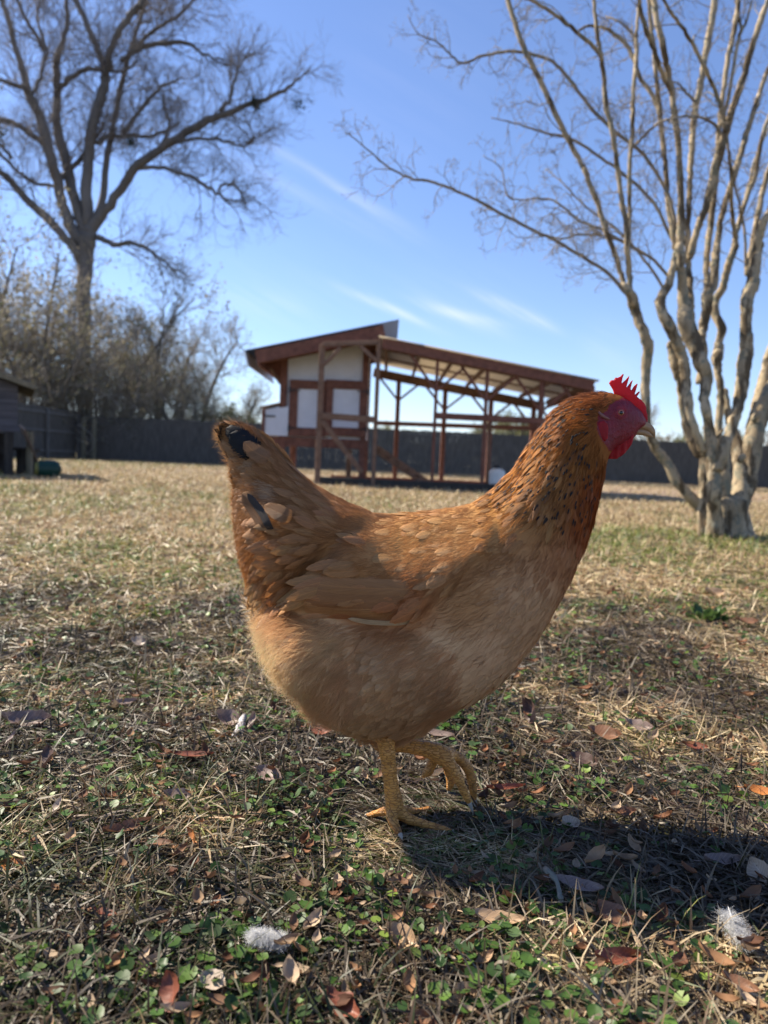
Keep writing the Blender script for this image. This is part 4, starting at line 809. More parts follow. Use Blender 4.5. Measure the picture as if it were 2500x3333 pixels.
# legs: joints measured on the legs' close-up, radii in the same scale
def LG(X, Y_, D): return P(1100+X/2.765, 2250+Y_/2.765, D)
def capsule(PHI, a, b, ra, rb):
    lo = np.minimum(a, b)-max(ra, rb)-.004; hi = np.maximum(a, b)+max(ra, rb)+.004
    i0, i1 = np.clip(((np.array([lo[0], hi[0]])-x0)/h).astype(int)+[0, 1], 0, len(gx_)); k0, k1 = np.clip(((np.array([lo[2], hi[2]])-z0)/h).astype(int)+[0, 1], 0, len(gz1)); j0, j1 = np.clip(((np.array([lo[1]-Y0, hi[1]-Y0])-yr[0])/h).astype(int)+[0, 1], 0, len(yr))
    if i1 <= i0 or k1 <= k0 or j1 <= j0: return
    X = gx_[i0:i1, None, None]; Z = gz1[None, k0:k1, None]; Yq = yr[None, None, j0:j1]+Y0
    ab = b-a; t = np.clip(((X-a[0])*ab[0]+(Yq-a[1])*ab[1]+(Z-a[2])*ab[2])/ab.dot(ab), 0, 1)
    d = np.sqrt((X-a[0]-ab[0]*t)**2+(Yq-a[1]-ab[1]*t)**2+(Z-a[2]-ab[2]*t)**2)-(ra+(rb-ra)*t)
    s = PHI[i0:i1, k0:k1, j0:j1]; kk = .0025; hh_ = np.maximum(kk-np.abs(s-d), 0)/kk; PHI[i0:i1, k0:k1, j0:j1] = np.minimum(s, d)-hh_*hh_*kk*.25
YS_, YW_ = .768, .812
Ls, Lw = YS_/F_PX/2.765, YW_/F_PX/2.765
def chain(rows, Lk):
    pr_ = [(LG(*r_[:3]), r_[3]*Lk) for r_ in rows]
    for (a, ra), (b, rb) in zip(pr_[:-1], pr_[1:]): capsule(PHI, a, b, ra, rb)
    return pr_
STAND = [[(420,300,YS_+.01,120),(432,440,YS_+.003,84),(446,560,YS_,72),(460,700,YS_,68),(478,850,YS_,68),(500,960,YS_,78),(515,1050,YS_,86)],
         [(500,1060,YS_,58),(400,1085,YS_+.006,36),(320,1105,YS_+.01,28),(258,1120,YS_+.013,20)],
         [(530,1080,YS_,63),(640,1150,YS_-.004,47),(760,1190,YS_-.006,38),(880,1225,YS_-.008,35),(960,1245,YS_-.01,30),(1035,1268,YS_-.012,22)],
         [(540,1060,YS_+.01,50),(690,1085,YS_+.025,33),(800,1070,YS_+.035,31),(880,1055,YS_+.045,26),(935,1052,YS_+.05,20)],
         [(490,1080,YS_,55),(480,1130,YS_-.010,47),(505,1190,YS_-.018,42),(535,1245,YS_-.026,35),(562,1295,YS_-.032,21)]]
RAISE = [[(400,440,YW_,110),(540,480,YW_,66),(700,500,YW_-.002,66),(820,525,YW_-.004,74),(900,555,YW_-.006,86),(960,590,YW_-.008,92)],
         [(880,590,YW_+.004,51),(840,660,YW_+.004,44),(815,720,YW_+.002,43),(765,765,YW_,22)],
         [(960,590,YW_-.010,60),(1030,680,YW_-.018,49),(1085,790,YW_-.022,44),(1130,890,YW_-.022,39),(1165,960,YW_-.022,32),(1185,1010,YW_-.022,24)],
         [(1000,560,YW_-.004,55),(1090,600,YW_,48),(1170,690,YW_+.002,46),(1205,790,YW_+.003,43),(1215,890,YW_+.003,36),(1228,985,YW_+.002,25)],
         [(960,620,YW_+.008,51),(1000,720,YW_+.014,44),(1020,800,YW_+.016,44),(1000,875,YW_+.016,30)]]
for c_ in STAND: chain(c_, Ls)
for c_ in RAISE: chain(c_, Lw)
# surface nets
def nets(ph):
    s = ph < 0; nx, ny, nz = ph.shape
    off = [(a, b, c) for a in (0, 1) for b in (0, 1) for c in (0, 1)]
    sl = lambda a, o: a[o[0]:nx-1+o[0], o[1]:ny-1+o[1], o[2]:nz-1+o[2]]
    cnt = sum(sl(s, o).astype(np.int8) for o in off); act = (cnt > 0) & (cnt < 8); I = np.argwhere(act)
    cp = np.zeros((len(I), 3)); cn = np.zeros(len(I))
    for a in off:
        for ax in range(3):
            if a[ax] == 0:
                b = list(a); b[ax] = 1; fa_ = ph[I[:, 0]+a[0], I[:, 1]+a[1], I[:, 2]+a[2]]; fb_ = ph[I[:, 0]+b[0], I[:, 1]+b[1], I[:, 2]+b[2]]
                m_ = (fa_ < 0) != (fb_ < 0); t = np.where(m_, fa_/(fa_-fb_+1e-20), 0); pt = np.array(a, float)+np.zeros((len(I), 3)); pt[:, ax] = t; cp += pt*m_[:, None]; cn += m_
    cp = I+cp/cn[:, None]; idx = -np.ones((nx-1, ny-1, nz-1), np.int64); idx[act] = np.arange(len(I)); Q = []
    for ax in range(3):
        a1, a2 = [(1, 2), (2, 0), (0, 1)][ax]; sA = [slice(1, n_-1) for n_ in ph.shape]; sB = list(sA); sA[ax] = slice(0, ph.shape[ax]-1); sB[ax] = slice(1, ph.shape[ax])
        A = s[tuple(sA)]; B = s[tuple(sB)]; ch = np.argwhere(A != B); c0 = ch.copy(); c0[:, a1] += 1; c0[:, a2] += 1; fl = A[tuple(ch.T)]
        def g(d1, d2): k = c0.copy(); k[:, a1] += d1; k[:, a2] += d2; return idx[tuple(k.T)]
        q = np.stack([g(-1, -1), g(0, -1), g(0, 0), g(-1, 0)], -1); q[~fl] = q[~fl][:, ::-1]; Q.append(q)
    Q = np.vstack(Q); Q = Q[(Q >= 0).all(1)]; return cp, Q
def wat(x, z):
    i = np.clip((x-x0)/h, 0, len(gx_)-2); k = np.clip((z-z0)/h, 0, len(gz1)-2); a, b = np.asarray(i).astype(int), np.asarray(k).astype(int); fa_, fb_ = i-a, k-b
    return Wd[a, b]*(1-fa_)*(1-fb_)+Wd[a+1, b]*fa_*(1-fb_)+Wd[a, b+1]*(1-fa_)*fb_+Wd[a+1, b+1]*fa_*fb_
def hps(U, V_):
    w = .0
    for _ in range(6): p = P(U*KD, V_*KD, Y0-w); w = .5*w+.5*float(wat(p[0], p[2]))
    return p[0], p[2]
cp, FQ = nets(PHI)
BV = np.stack([x0+cp[:, 0]*h, Y0+yr[0]+cp[:, 2]*h, z0+cp[:, 1]*h], -1); FQ = FQ[:, ::-1]   # axes were (x, z, y)
e_ = np.vstack([FQ[:, [0, 1]], FQ[:, [1, 2]], FQ[:, [2, 3]], FQ[:, [3, 0]]])
for it in range(7):
    acc = np.zeros_like(BV); c_ = np.zeros(len(BV)); np.add.at(acc, e_[:, 0], BV[e_[:, 1]]); np.add.at(c_, e_[:, 0], 1); L_ = acc/np.maximum(c_, 1)[:, None]-BV
    BV = BV+L_*(.6 if it % 2 == 0 else -.5)
def vnorm(V, F):
    n = np.cross(V[F[:, 2]]-V[F[:, 0]], V[F[:, 3]]-V[F[:, 1]]); N = np.zeros_like(V)
    for k in range(4): np.add.at(N, F[:, k], n)
    return N/(np.linalg.norm(N, axis=1, keepdims=True)+1e-12), n
BN, fn = vnorm(BV, FQ)
cen = BV.mean(0)
if ((BV-cen)*BN).sum() < 0: FQ = FQ[:, ::-1]; BN, fn = vnorm(BV, FQ)
BP = proj(BV)
FACE = [HC(*p) for p in [(735,690),(748,600),(800,585),(835,560),(850,520),(900,478),(1000,430),(1100,480),(1240,620),(1260,760),(1100,820),(1050,920),(860,960),(815,900),(770,830),(735,760)]]
isface = inpoly(BP[:, 0], BP[:, 1], FACE)
legz = (BV[:, 2] < hp(850, 1597)[1]) & (BP[:, 1] > 1592)
# a vertex that belongs to a leg: near a leg chain and under the belly line
isleg = np.zeros(len(BV), bool)
for ch_, Lk in [(c_, Ls) for c_ in STAND]+[(c_, Lw) for c_ in RAISE]:
    pr_ = [(LG(*r_[:3]), r_[3]*Lk) for r_ in ch_]
    for (a, ra), (b, rb) in zip(pr_[:-1], pr_[1:]):
        ab = b-a; t = np.clip(((BV-a)@ab)/ab.dot(ab), 0, 1); d = np.linalg.norm(BV-a-t[:, None]*ab, axis=1); isleg |= (d < (ra+(rb-ra)*t)*1.12+.0005) & (BP[:, 1] > 1588)
CP = [((1150,960),(.38,.165,.037)),((1290,868),(.22,.075,.025)),((1200,890),(.29,.11,.028)),((1260,930),(.26,.10,.03)),((1065,1070),(.40,.20,.062)),((1110,1040),(.40,.18,.047)),((1210,1040),(.32,.155,.058)),((1180,1120),(.38,.20,.085)),((1290,1060),(.32,.09,.028)),((1270,1140),(.36,.11,.035)),((1250,1000),(.30,.13,.04)),((1240,1200),(.42,.21,.11)),
      ((1000,1120),(.52,.30,.13)),((880,1150),(.52,.295,.12)),((820,1125),(.44,.23,.10)),((800,1270),(.40,.20,.08)),((760,1310),(.38,.15,.06)),((880,1300),(.42,.17,.07)),((680,1290),(.40,.22,.09)),((1000,1300),(.46,.26,.13)),((1150,1300),(.58,.38,.24)),((1080,1420),(.64,.44,.29)),((950,1420),(.68,.48,.31)),
      ((850,1500),(.66,.46,.29)),((800,1580),(.60,.41,.25)),((600,1400),(.80,.62,.43)),((650,1480),(.78,.59,.40)),((720,1380),(.74,.54,.35)),((560,1360),(.82,.65,.47)),((750,1500),(.70,.50,.34)),((650,1150),(.37,.185,.08)),((750,1130),(.40,.20,.09)),((600,1060),(.34,.175,.08)),((520,1010),(.36,.20,.10)),((540,1100),(.42,.24,.13)),
      ((560,1220),(.40,.19,.08)),((610,1270),(.34,.15,.06)),((540,1290),(.50,.32,.16)),((480,985),(.45,.28,.14)),((560,940),(.33,.16,.07))]
def hcol(Q): return idw(Q, [p for p, _ in CP], [c for _, c in CP], 3.2)*np.array([1.0, .925, .80])
HLIM = [(464,915),(545,925),(548,960),(520,975),(486,970),(468,955)]
under = hcol(BP)*.92
LEGC = np.array([.58, .27, .065]); SKIN = np.array([.23, .012, .022])
bc = under.copy(); bc[isface] = SKIN; lgc = LEGC*(1+.25*(vnoise(BV[:, 0], BV[:, 2], 90, 5)[:, None]-.5)); bc[isleg] = lgc[isleg]
mfl = lambda mask: mask[FQ].sum(1) >= 3
mi = np.zeros(len(FQ), int); mi[mfl(isface)] = 1; mi[mfl(isleg)] = 2
mu = NT('down_undercoat', .9, .1); a = mu.n('Attribute', attribute_name='Col').outputs['Color']; mu.col(a)
ms = NT('red_face_skin', .5, .4); a = ms.n('Attribute', attribute_name='Col').outputs['Color']; f = ms.noise(260, 4, .6); f2 = ms.noise(60, 3, .6)
ms.col(ms.mix(1.0, a, ms.ramp(f2, [(.3, (.65, .6, .7)), (.7, (1.15, 1.2, 1.25))]), 'MULTIPLY')); ms.bump(f, .0018, 1.0); ms.b.inputs['Subsurface Weight'].default_value = .25; ms.b.inputs['Subsurface Radius'].default_value = (.006, .002, .002); ms.b.inputs['Subsurface Scale'].default_value = 1
ml = NT('scaly_leg_skin', .45, .4); a = ml.n('Attribute', attribute_name='Col').outputs['Color']
vo = ml.n('TexVoronoi', feature='DISTANCE_TO_EDGE', i_Scale=230.0); mp = ml.n('Mapping'); mp.inputs['Scale'].default_value = (.6, .6, 1.7); ml.l(ml.n('TexCoord').outputs['Object'], mp.inputs[0]); ml.l(mp.outputs[0], vo.inputs['Vector'])
sc_ = ml.ramp(vo.outputs['Distance'], [(.0, (.45, .36, .28)), (.09, (1, 1, 1))]); f = ml.noise(55, 5, .65)
ml.col(ml.mix(1.0, ml.mix(ml.ramp(f, [(.50, (0, 0, 0)), (.72, (.8, .8, .8))]), a, (.20, .085, .025)), sc_, 'MULTIPLY')); ml.bump(ml.math('MINIMUM', vo.outputs['Distance'], .12), .006, .8)
hen = empty('hen', (float(G(1300, 2680)[0]), Y0, 0)); tag(hen, 'buff orange hen with red comb walking to the right on one leg', 'hen')
mesh('body', BV, [FQ], [mu.m, ms.m, ml.m], hen, col=bc, midx=mi)
# ------------------------------------------------ feather builder
TT = np.array([-1, -.55, 0, .55, 1.0])
def feathers(p, n, d, L, W, lift, curl, camber, colr, fleck, point=.5, rows=6, base=.45):
    """n feathers: arrays; returns V, F, col, st"""
    N_ = len(p); s = np.linspace(0, 1, rows+1)**.85; S_ = np.cross(d, n)
    up_ = np.clip(s/.45, 0, 1); tip = np.sqrt(np.clip(1-((s-.55)/.45).clip(0, 1)**2, 0, 1)); tipp = 1-((s-.5)/.5).clip(0, 1)**1.4
    wf = (base+(1-base)*np.sin(up_*math.pi/2))*(tip*(1-point)+tipp*point)
    pos = p[:, None, None]+d[:, None, None]*(L[:, None]*s)[..., None, None] + S_[:, None, None]*(W[:, None, None]*wf[None, :, None]*TT[None, None])[..., None]
    hgt = lift[:, None]*s*L[:, None]-curl[:, None]*L[:, None]*s*s
    hgt = hgt[..., None]-camber*W[:, None, None]*(TT**2)[None, None]*wf[None, :, None]
    # barbs sweep towards the tip
    pos = pos+n[:, None, None]*hgt[..., None]
    pos = pos-d[:, None, None]*(np.abs(TT)[None, None]*.25*W[:, None, None]*np.ones((1, rows+1, 1)))[..., None]*(s > .3)[None, :, None, None]
    V = pos.reshape(-1, 3); k = (rows+1)*5; b = np.arange(N_)[:, None, None]*k; i = np.arange(rows)[None, :, None]*5; j = np.arange(4)[None, None]
    F = np.stack([b+i+j, b+i+j+1, b+i+5+j+1, b+i+5+j], -1).reshape(-1, 4)
    st = np.zeros((N_, rows+1, 5, 3)); st[..., 0] = TT; st[..., 1] = s[None, :, None]; st[..., 2] = fleck[:, None, None]
    return V, F, np.repeat(colr, k, 0), st.reshape(-1, 3)
def feather_mat(name, fringe=.55, trans=.22, rough=.55, lace=.35):
    m = NT(name, rough, .25); at = m.n('Attribute', attribute_name='Col').outputs['Color']; sv = m.n('Attribute', attribute_name='st'); sp_ = m.n('SeparateXYZ'); m.l(sv.outputs['Vector'], sp_.inputs[0])
    t, s, fk = sp_.outputs; ta = m.math('ABSOLUTE', t)
    ob = m.n('TexCoord').outputs['Object']
    q = m.math('SUBTRACT', m.math('MULTIPLY', s, 26.0), m.math('MULTIPLY', ta, 9.0)); rn = m.noise(900, 1, .5, ob)
    cv_ = m.n('CombineXYZ'); m.l(q, cv_.inputs[0]); m.l(m.math('MULTIPLY', t, .8), cv_.inputs[1]); m.l(m.math('MULTIPLY', fk, 37.0), cv_.inputs[2])
    barb = m.n('TexNoise', i_Scale=1.9, i_Detail=3.0, i_Roughness=.6); m.l(cv_.outputs[0], barb.inputs['Vector']); bb = barb.outputs[0]
    c = m.mix(1.0, at, m.ramp(bb, [(.25, (.72, .70, .68)), (.75, (1.18, 1.18, 1.18))]), 'MULTIPLY')
    # paler lacing at the rim of the vane, darker near the quill end
    rim = m.math('MAXIMUM', m.math('SUBTRACT', ta, .62), m.math('SUBTRACT', s, .80)); rim = m.math('MULTIPLY', m.math('MAXIMUM', rim, 0.0), lace*4); rim = m.math('MINIMUM', rim, lace)
    c = m.mix(rim, c, m.mix(1.0, at, (1.75, 1.65, 1.5), 'MULTIPLY'))
    shaft = m.math('LESS_THAN', ta, .07); c = m.mix(m.math('MULTIPLY', shaft, .35), c, m.mix(1.0, at, (1.5, 1.4, 1.2), 'MULTIPLY'))
    # black fleck towards the tip on some feathers (fk > 1)
    isf = m.math('GREATER_THAN', fk, 1.0); e = m.math('ADD', m.math('POWER', m.math('DIVIDE', m.math('ABSOLUTE', t), .62), 2.0), m.math('POWER', m.math('DIVIDE', m.math('ABSOLUTE', m.math('SUBTRACT', s, .80)), .20), 2.0))
    blk = m.math('MULTIPLY', isf, m.math('LESS_THAN', m.math('ADD', e, m.math('MULTIPLY', m.math('SUBTRACT', bb, .5), 1.2)), 1.0))
    allb = m.math('GREATER_THAN', fk, 2.0)
    c = m.mix(m.math('MAXIMUM', m.math('MULTIPLY', blk, .93), m.math('MULTIPLY', allb, .96)), c, (.010, .010, .012)); m.col(c)
    m.bump(bb, .0012, .55); mx = m.translucent(c, trans)
    if fringe:
        al = m.math('LESS_THAN', m.math('ADD', m.math('MAXIMUM', ta, m.math('MULTIPLY', m.math('SUBTRACT', s, .78), 4.5)), m.math('MULTIPLY', m.math('SUBTRACT', bb, .5), 1.5*fringe+.4)), 1.0-.12*fringe)
        tr_ = m.n('BsdfTransparent'); m2 = m.n('MixShader'); m.l(al, m2.inputs[0]); m.l(tr_.outputs[0], m2.inputs[1]); m.l(mx.outputs[0], m2.inputs[2]); m.l(m2.outputs[0], m.out.inputs[0])
    return m.m
FMQ = feather_mat('quill_feathers', .0, .12, .55, .10)
FM = feather_mat('contour_feathers', .7, .22, .55, .32); FMW = feather_mat('flight_feathers', .3, .18, .5, .3); FMS = feather_mat('soft_feathers', .9, .3, .7, .2)
FLOW = [((1290,866),(-1,.15)),((1330,890),(-.8,.4)),((1200,895),(-.75,.62)),((1140,985),(-.62,.75)),((1080,1055),(-.8,.5)),((1040,1090),(-.97,.25)),((1220,1000),(-.45,.9)),((1190,1110),(-.4,.9)),((1300,1010),(-.1,1)),((1275,1130),(-.2,1)),((1130,1130),(-.7,.65)),
        ((1200,1250),(-.5,.87)),((1120,1350),(-.75,.66)),((1000,1450),(-.85,.5)),((1060,1280),(-.85,.45)),((850,1520),(-.7,.6)),((700,1500),(-.7,.55)),((600,1430),(-.85,.5)),((560,1350),(-.85,.5)),((1000,1120),(-1,.10)),((900,1160),(-1,.28)),((1000,1230),(-.85,.6)),((860,1250),(-.95,.3)),
        ((800,1130),(-1,-.12)),((700,1110),(-.86,-.5)),((620,1030),(-.72,-.7)),((540,950),(-.8,-.6)),((490,940),(-.8,-.3)),((520,1010),(-1,-.15)),((650,1170),(-1,.1)),((580,1130),(-1,.12)),((560,1240),(-.8,.6)),((600,1290),(-.7,.7)),((730,1200),(-.95,.2)),((850,1400),(-.85,.45)),((720,1400),(-.85,.4))]
SIZ = [((1290,870),(.010,.0020)),((1180,930),(.019,.0032)),((1120,1030),(.026,.0040)),((1220,1050),(.022,.0036)),((1170,1130),(.028,.0055)),((1280,1080),(.018,.0036)),((1240,1200),(.021,.0075)),((1330,930),(.008,.0020)),((1100,1200),(.020,.0085)),((1100,1350),(.022,.0105)),((950,1450),(.024,.012)),((800,1550),(.022,.011)),
       ((600,1420),(.026,.012)),((1000,1120),(.021,.0095)),((880,1150),(.024,.0105)),((800,1230),(.040,.0100)),((900,1230),(.034,.0105)),((720,1260),(.045,.0095)),((700,1120),(.034,.0085)),((620,1050),(.036,.010)),((600,1200),(.036,.011)),((500,950),(.014,.0055)),((560,990),(.020,.0075)),((500,1040),(.013,.0055)),((503,1150),(.014,.0060)),((518,1240),(.015,.006)),((560,1280),(.028,.008)),((810,1125),(.024,.0085))]
# even sampling of the skin by area
tri = np.linalg.norm(fn, axis=1)*.5; fc = BV[FQ].mean(1); fnn = BN[FQ].mean(1); fnn /= np.linalg.norm(fnn, axis=1, keepdims=True)
fq = proj(fc); okf = (mi == 0) & (fc[:, 2] > hp(850, 1612)[1])
sz_ = idw(fq, [p for p, _ in SIZ], [s for _, s in SIZ], 3.2)
wgt = tri*okf/(sz_[:, 0]*sz_[:, 1]); NF = int(wgt.sum()*3.1)
pick = rng.choice(len(wgt), NF, p=wgt/wgt.sum())
def surf(pick):
    u = rng.uniform(0, 1, (len(pick), 2)); q = BV[FQ[pick]]; return q[:, 0]*((1-u[:, 0])*(1-u[:, 1]))[:, None]+q[:, 1]*(u[:, 0]*(1-u[:, 1]))[:, None]+q[:, 2]*(u[:, 0]*u[:, 1])[:, None]+q[:, 3]*((1-u[:, 0])*u[:, 1])[:, None]
def flowdir(q, n, jit=.10):
    f = idw(q, [p for p, _ in FLOW], [np.array(v)/np.hypot(*v) for _, v in FLOW], 3.2); f += rng.normal(0, jit, f.shape)
    d = f[:, :1]*np.array([[_a[0], 0, _a[2]]])/1000+f[:, 1:]*np.array([[_b[0], 0, _b[2]]])/1000; d = d-n*(d*n).sum(1, keepdims=True); d /= np.linalg.norm(d, axis=1, keepdims=True)+1e-12; return d
p = surf(pick); n_ = fnn[pick]; q_ = proj(p); d_ = flowdir(q_, n_); sz_ = sz_[pick]*rng.uniform(.8, 1.2, (NF, 1))
def up_n_(q): return inpoly(q[:, 0], q[:, 1], [(1030,1075),(1150,930),(1230,855),(1290,870),(1270,960),(1190,1060),(1110,1115),(1040,1100)])
wingzone = inpoly(q_[:, 0], q_[:, 1], [(635,1306),(700,1288),(790,1284),(870,1298),(905,1316),(905,1345),(700,1322),(620,1315)])
fluff = inpoly(q_[:, 0], q_[:, 1], [(530,1325),(640,1325),(760,1350),(900,1350),(960,1400),(960,1560),(880,1640),(600,1640),(500,1400)])
headz = (q_[:, 1] < 960) & (q_[:, 0] > 1230)
dens = np.ones(NF); keep = ~wingzone
cc = hcol(q_)*rng.uniform(.93, 1.07, (NF, 1))*(1+.02*rng.normal(0, 1, (NF, 3))); gold = up_n_(q_); cc[gold] *= rng.uniform(.6, 1.45, (gold.sum(), 1)); 
mott = vnoise(q_[:, 0], q_[:, 1], .012, 41); bel = (q_[:, 1] > 1180) & (q_[:, 0] > 900); cc[bel] *= (1+.35*(mott[bel]-.5))[:, None]
neck = (q_[:, 0]-1040)*.5+(1100-q_[:, 1]) ; isneck = inpoly(q_[:, 0], q_[:, 1], [(1030,1075),(1150,930),(1230,855),(1300,840),(1290,930),(1310,1000),(1300,1060),(1270,1170),(1200,1165),(1120,1125),(1040,1100)])
up_n = inpoly(q_[:, 0], q_[:, 1], [(1030,1075),(1150,930),(1230,855),(1290,870),(1270,960),(1190,1060),(1110,1115),(1040,1100)])
low_n = isneck & ~up_n; soft = (q_[:, 1] > 1180) & (q_[:, 0] > 880) | (q_[:, 1] > 1345)
fk = rng.uniform(0, 1, NF); r_ = rng.uniform(0, 1, NF); fk[(up_n & (r_ < .28)) | (low_n & (r_ < .10)) ] += 1.0001; fk[headz & (fk > 1)] -= 1
tailblack = inpoly(q_[:, 0], q_[:, 1], [(463,925),(500,912),(560,935),(560,962),(540,975),(505,975),(484,975),(466,955)]) & (rng.uniform(0, 1, NF) < .93); fk[tailblack] = 2.5
lift = rng.uniform(.07, .16, NF); lift[fluff] = rng.uniform(.06, .2, fluff.sum()); lift[headz] = .06; lift[soft & ~fluff] = rng.uniform(.05, .11, (soft & ~fluff).sum()); lift[up_n & ~headz] = rng.uniform(.10, .26, (up_n & ~headz).sum()); curl = lift*.45+rng.uniform(.0, .10, NF); curl[soft] = lift[soft]*.8; tl_ = (q_[:, 0] < 560) & (q_[:, 1] < 1250); lift[tl_] = .03; curl[tl_] = .02; cc[soft] = hcol(q_[soft])*rng.uniform(.97, 1.03, (int(soft.sum()), 1))
sf_ = fluff; wing = [(keep & ~sf_, FM, 'plumage'), (keep & sf_, FMS, 'fluffy_belly_plumage')]
for msk, mt_, nm in wing:
    V, F, cl_, st_ = feathers(p[msk]-n_[msk]*.0006, n_[msk], d_[msk], sz_[msk, 0], sz_[msk, 1]*.62, lift[msk], curl[msk], .16, cc[msk], fk[msk], point=.25 if nm != 'plumage' else .35)
    mesh(nm, V, [F], mt_, hen, col=cl_, st=st_)
print('contour feathers', NF)
# short black flecks lying over the hackles
fz_ = [([(1040,1080),(1150,930),(1230,858),(1285,872),(1265,960),(1200,1060),(1130,1118),(1050,1100)], 360, .0046, .00075), ([(1265,960),(1290,1000),(1285,1080),(1265,1150),(1200,1150),(1140,1125),(1200,1060)], 70, .0056, .0008)]
for zn, cnt_, Lf, Wf in fz_:
    zz1 = inpoly(fq[:, 0], fq[:, 1], zn) & okf; pw = tri*zz1; pk = rng.choice(len(pw), cnt_, p=pw/pw.sum()); P_ = surf(pk); n1_ = fnn[pk]; q1 = proj(P_); d1 = flowdir(q1, n1_, .08)
    V, F, cl_, st_ = feathers(P_+n1_*.0022, n1_, d1, Lf*rng.uniform(.6, 1.4, cnt_), Wf*rng.uniform(.6, 1.5, cnt_), np.full(cnt_, .06), np.full(cnt_, .05), .3, np.tile([.012, .010, .010], (cnt_, 1)), np.full(cnt_, 2.5), point=.8)
    mesh('hackle_fleck', V, [F], FMW, hen, col=cl_, st=st_)['kind'] = 'stuff'
# ------------------------------------------------ filaments (down and loose barbs)
def filaments(N_, zone, Lr, lf_, jit, wd, pale, name, var=(.8, 1.2)):
    ok = wgt*0; zq = inpoly(fq[:, 0], fq[:, 1], zone); ok[zq & okf] = tri[zq & okf]; pk = rng.choice(len(ok), N_, p=ok/ok.sum()); P_ = surf(pk); n = fnn[pk]; q = proj(P_); d = flowdir(q, n, jit)
    # group into tufts so that the down forms locks
    lk = (vnoise(q[:, 0], q[:, 1], .02, 51)-.5)*1.6; sd = np.cross(d, n); d = d+sd*lk[:, None]*.5; d /= np.linalg.norm(d, axis=1, keepdims=True)
    L = rng.uniform(*Lr, N_); e = rng.uniform(*lf_, N_); s = np.array([0, .35, .7, 1.0]); bend = rng.normal(0, .25, N_)
    pts = P_[:, None]+d[:, None]*(L[:, None]*s)[..., None]+n[:, None]*((e*L)[:, None]*(s-.55*s*s))[..., None]+np.cross(d, n)[:, None]*((bend*L)[:, None]*s*s)[..., None]
    side = np.cross(d, n)*math.cos(.7)+n*math.sin(.7); o = side[:, None]*(wd*np.array([1, .9, .6, .12]))[None, :, None]
    V = np.stack([pts-o, pts+o], 2).reshape(-1, 3); b = np.arange(N_)[:, None]*8; i = np.arange(3)*2; F = np.stack([b+i, b+i+1, b+i+3, b+i+2], -1).reshape(-1, 4)
    c = np.clip(hcol(q)*pale*rng.uniform(*var, (N_, 1)), 0, .9); return V, F, np.repeat(c, 8, 0)
hairm = attrmat('down_filaments', .6, .3, .35, 60, .15); hairm2 = hairm
allp = [(400,850),(1320,850),(1300,1640),(400,1640)]
fz = [(520,1318),(640,1322),(760,1348),(900,1352),(1000,1420),(1000,1560),(880,1640),(560,1640)]
fluffl = [(520,1318),(640,1322),(730,1350),(760,1480),(720,1640),(560,1640)]
V, F, c = filaments(26000, fz, (.010, .024), (.10, .55), .22, .00016, 1.12, ''); V2, F2, c2 = filaments(16000, fluffl, (.016, .036), (.2, .8), .25, .00018, 1.2, '')
V3, F3, c3 = filaments(9000, allp, (.006, .014), (.05, .35), .16, .00011, 1.15, '')
breast = [(900,1180),(1300,1150),(1300,1300),(1000,1620),(560,1640),(700,1345),(920,1345)]; hack = [(1030,1085),(1150,930),(1230,850),(1310,840),(1330,880),(1290,930),(1310,1000),(1300,1060),(1270,1170),(1200,1165),(1120,1125)]
rumpz = [(450,890),(560,900),(800,1100),(860,1110),(780,1170),(640,1290),(600,1350),(480,1250)]
A4 = filaments(15000, breast, (.007, .017), (.03, .14), .13, .00015, 1.0, '', (.78, 1.28)); A5 = filaments(9000, hack, (.010, .018), (.03, .20), .12, .00018, 1.0, '', (.35, 2.0)); A6 = filaments(26000, rumpz, (.010, .022), (.02, .16), .13, .00014, 1.0, '', (.7, 1.35)); A7 = filaments(16000, [(780,1100),(1100,1080),(1130,1200),(900,1330),(640,1310),(720,1200)], (.008, .016), (.03, .12), .12, .00013, 1.05, '', (.75, 1.3))
for A in (A4, A5, A6, A7): F3 = np.vstack([F3, A[1]+len(V3)]); V3 = np.vstack([V3, A[0]]); c3 = np.vstack([c3, A[2]])
o = mesh('down', np.vstack([V, V2, V3]), [np.vstack([F, F2+len(V), F3+len(V)+len(V2)])], hairm, hen, col=np.vstack([c, c2, c3])); o['kind'] = 'stuff'
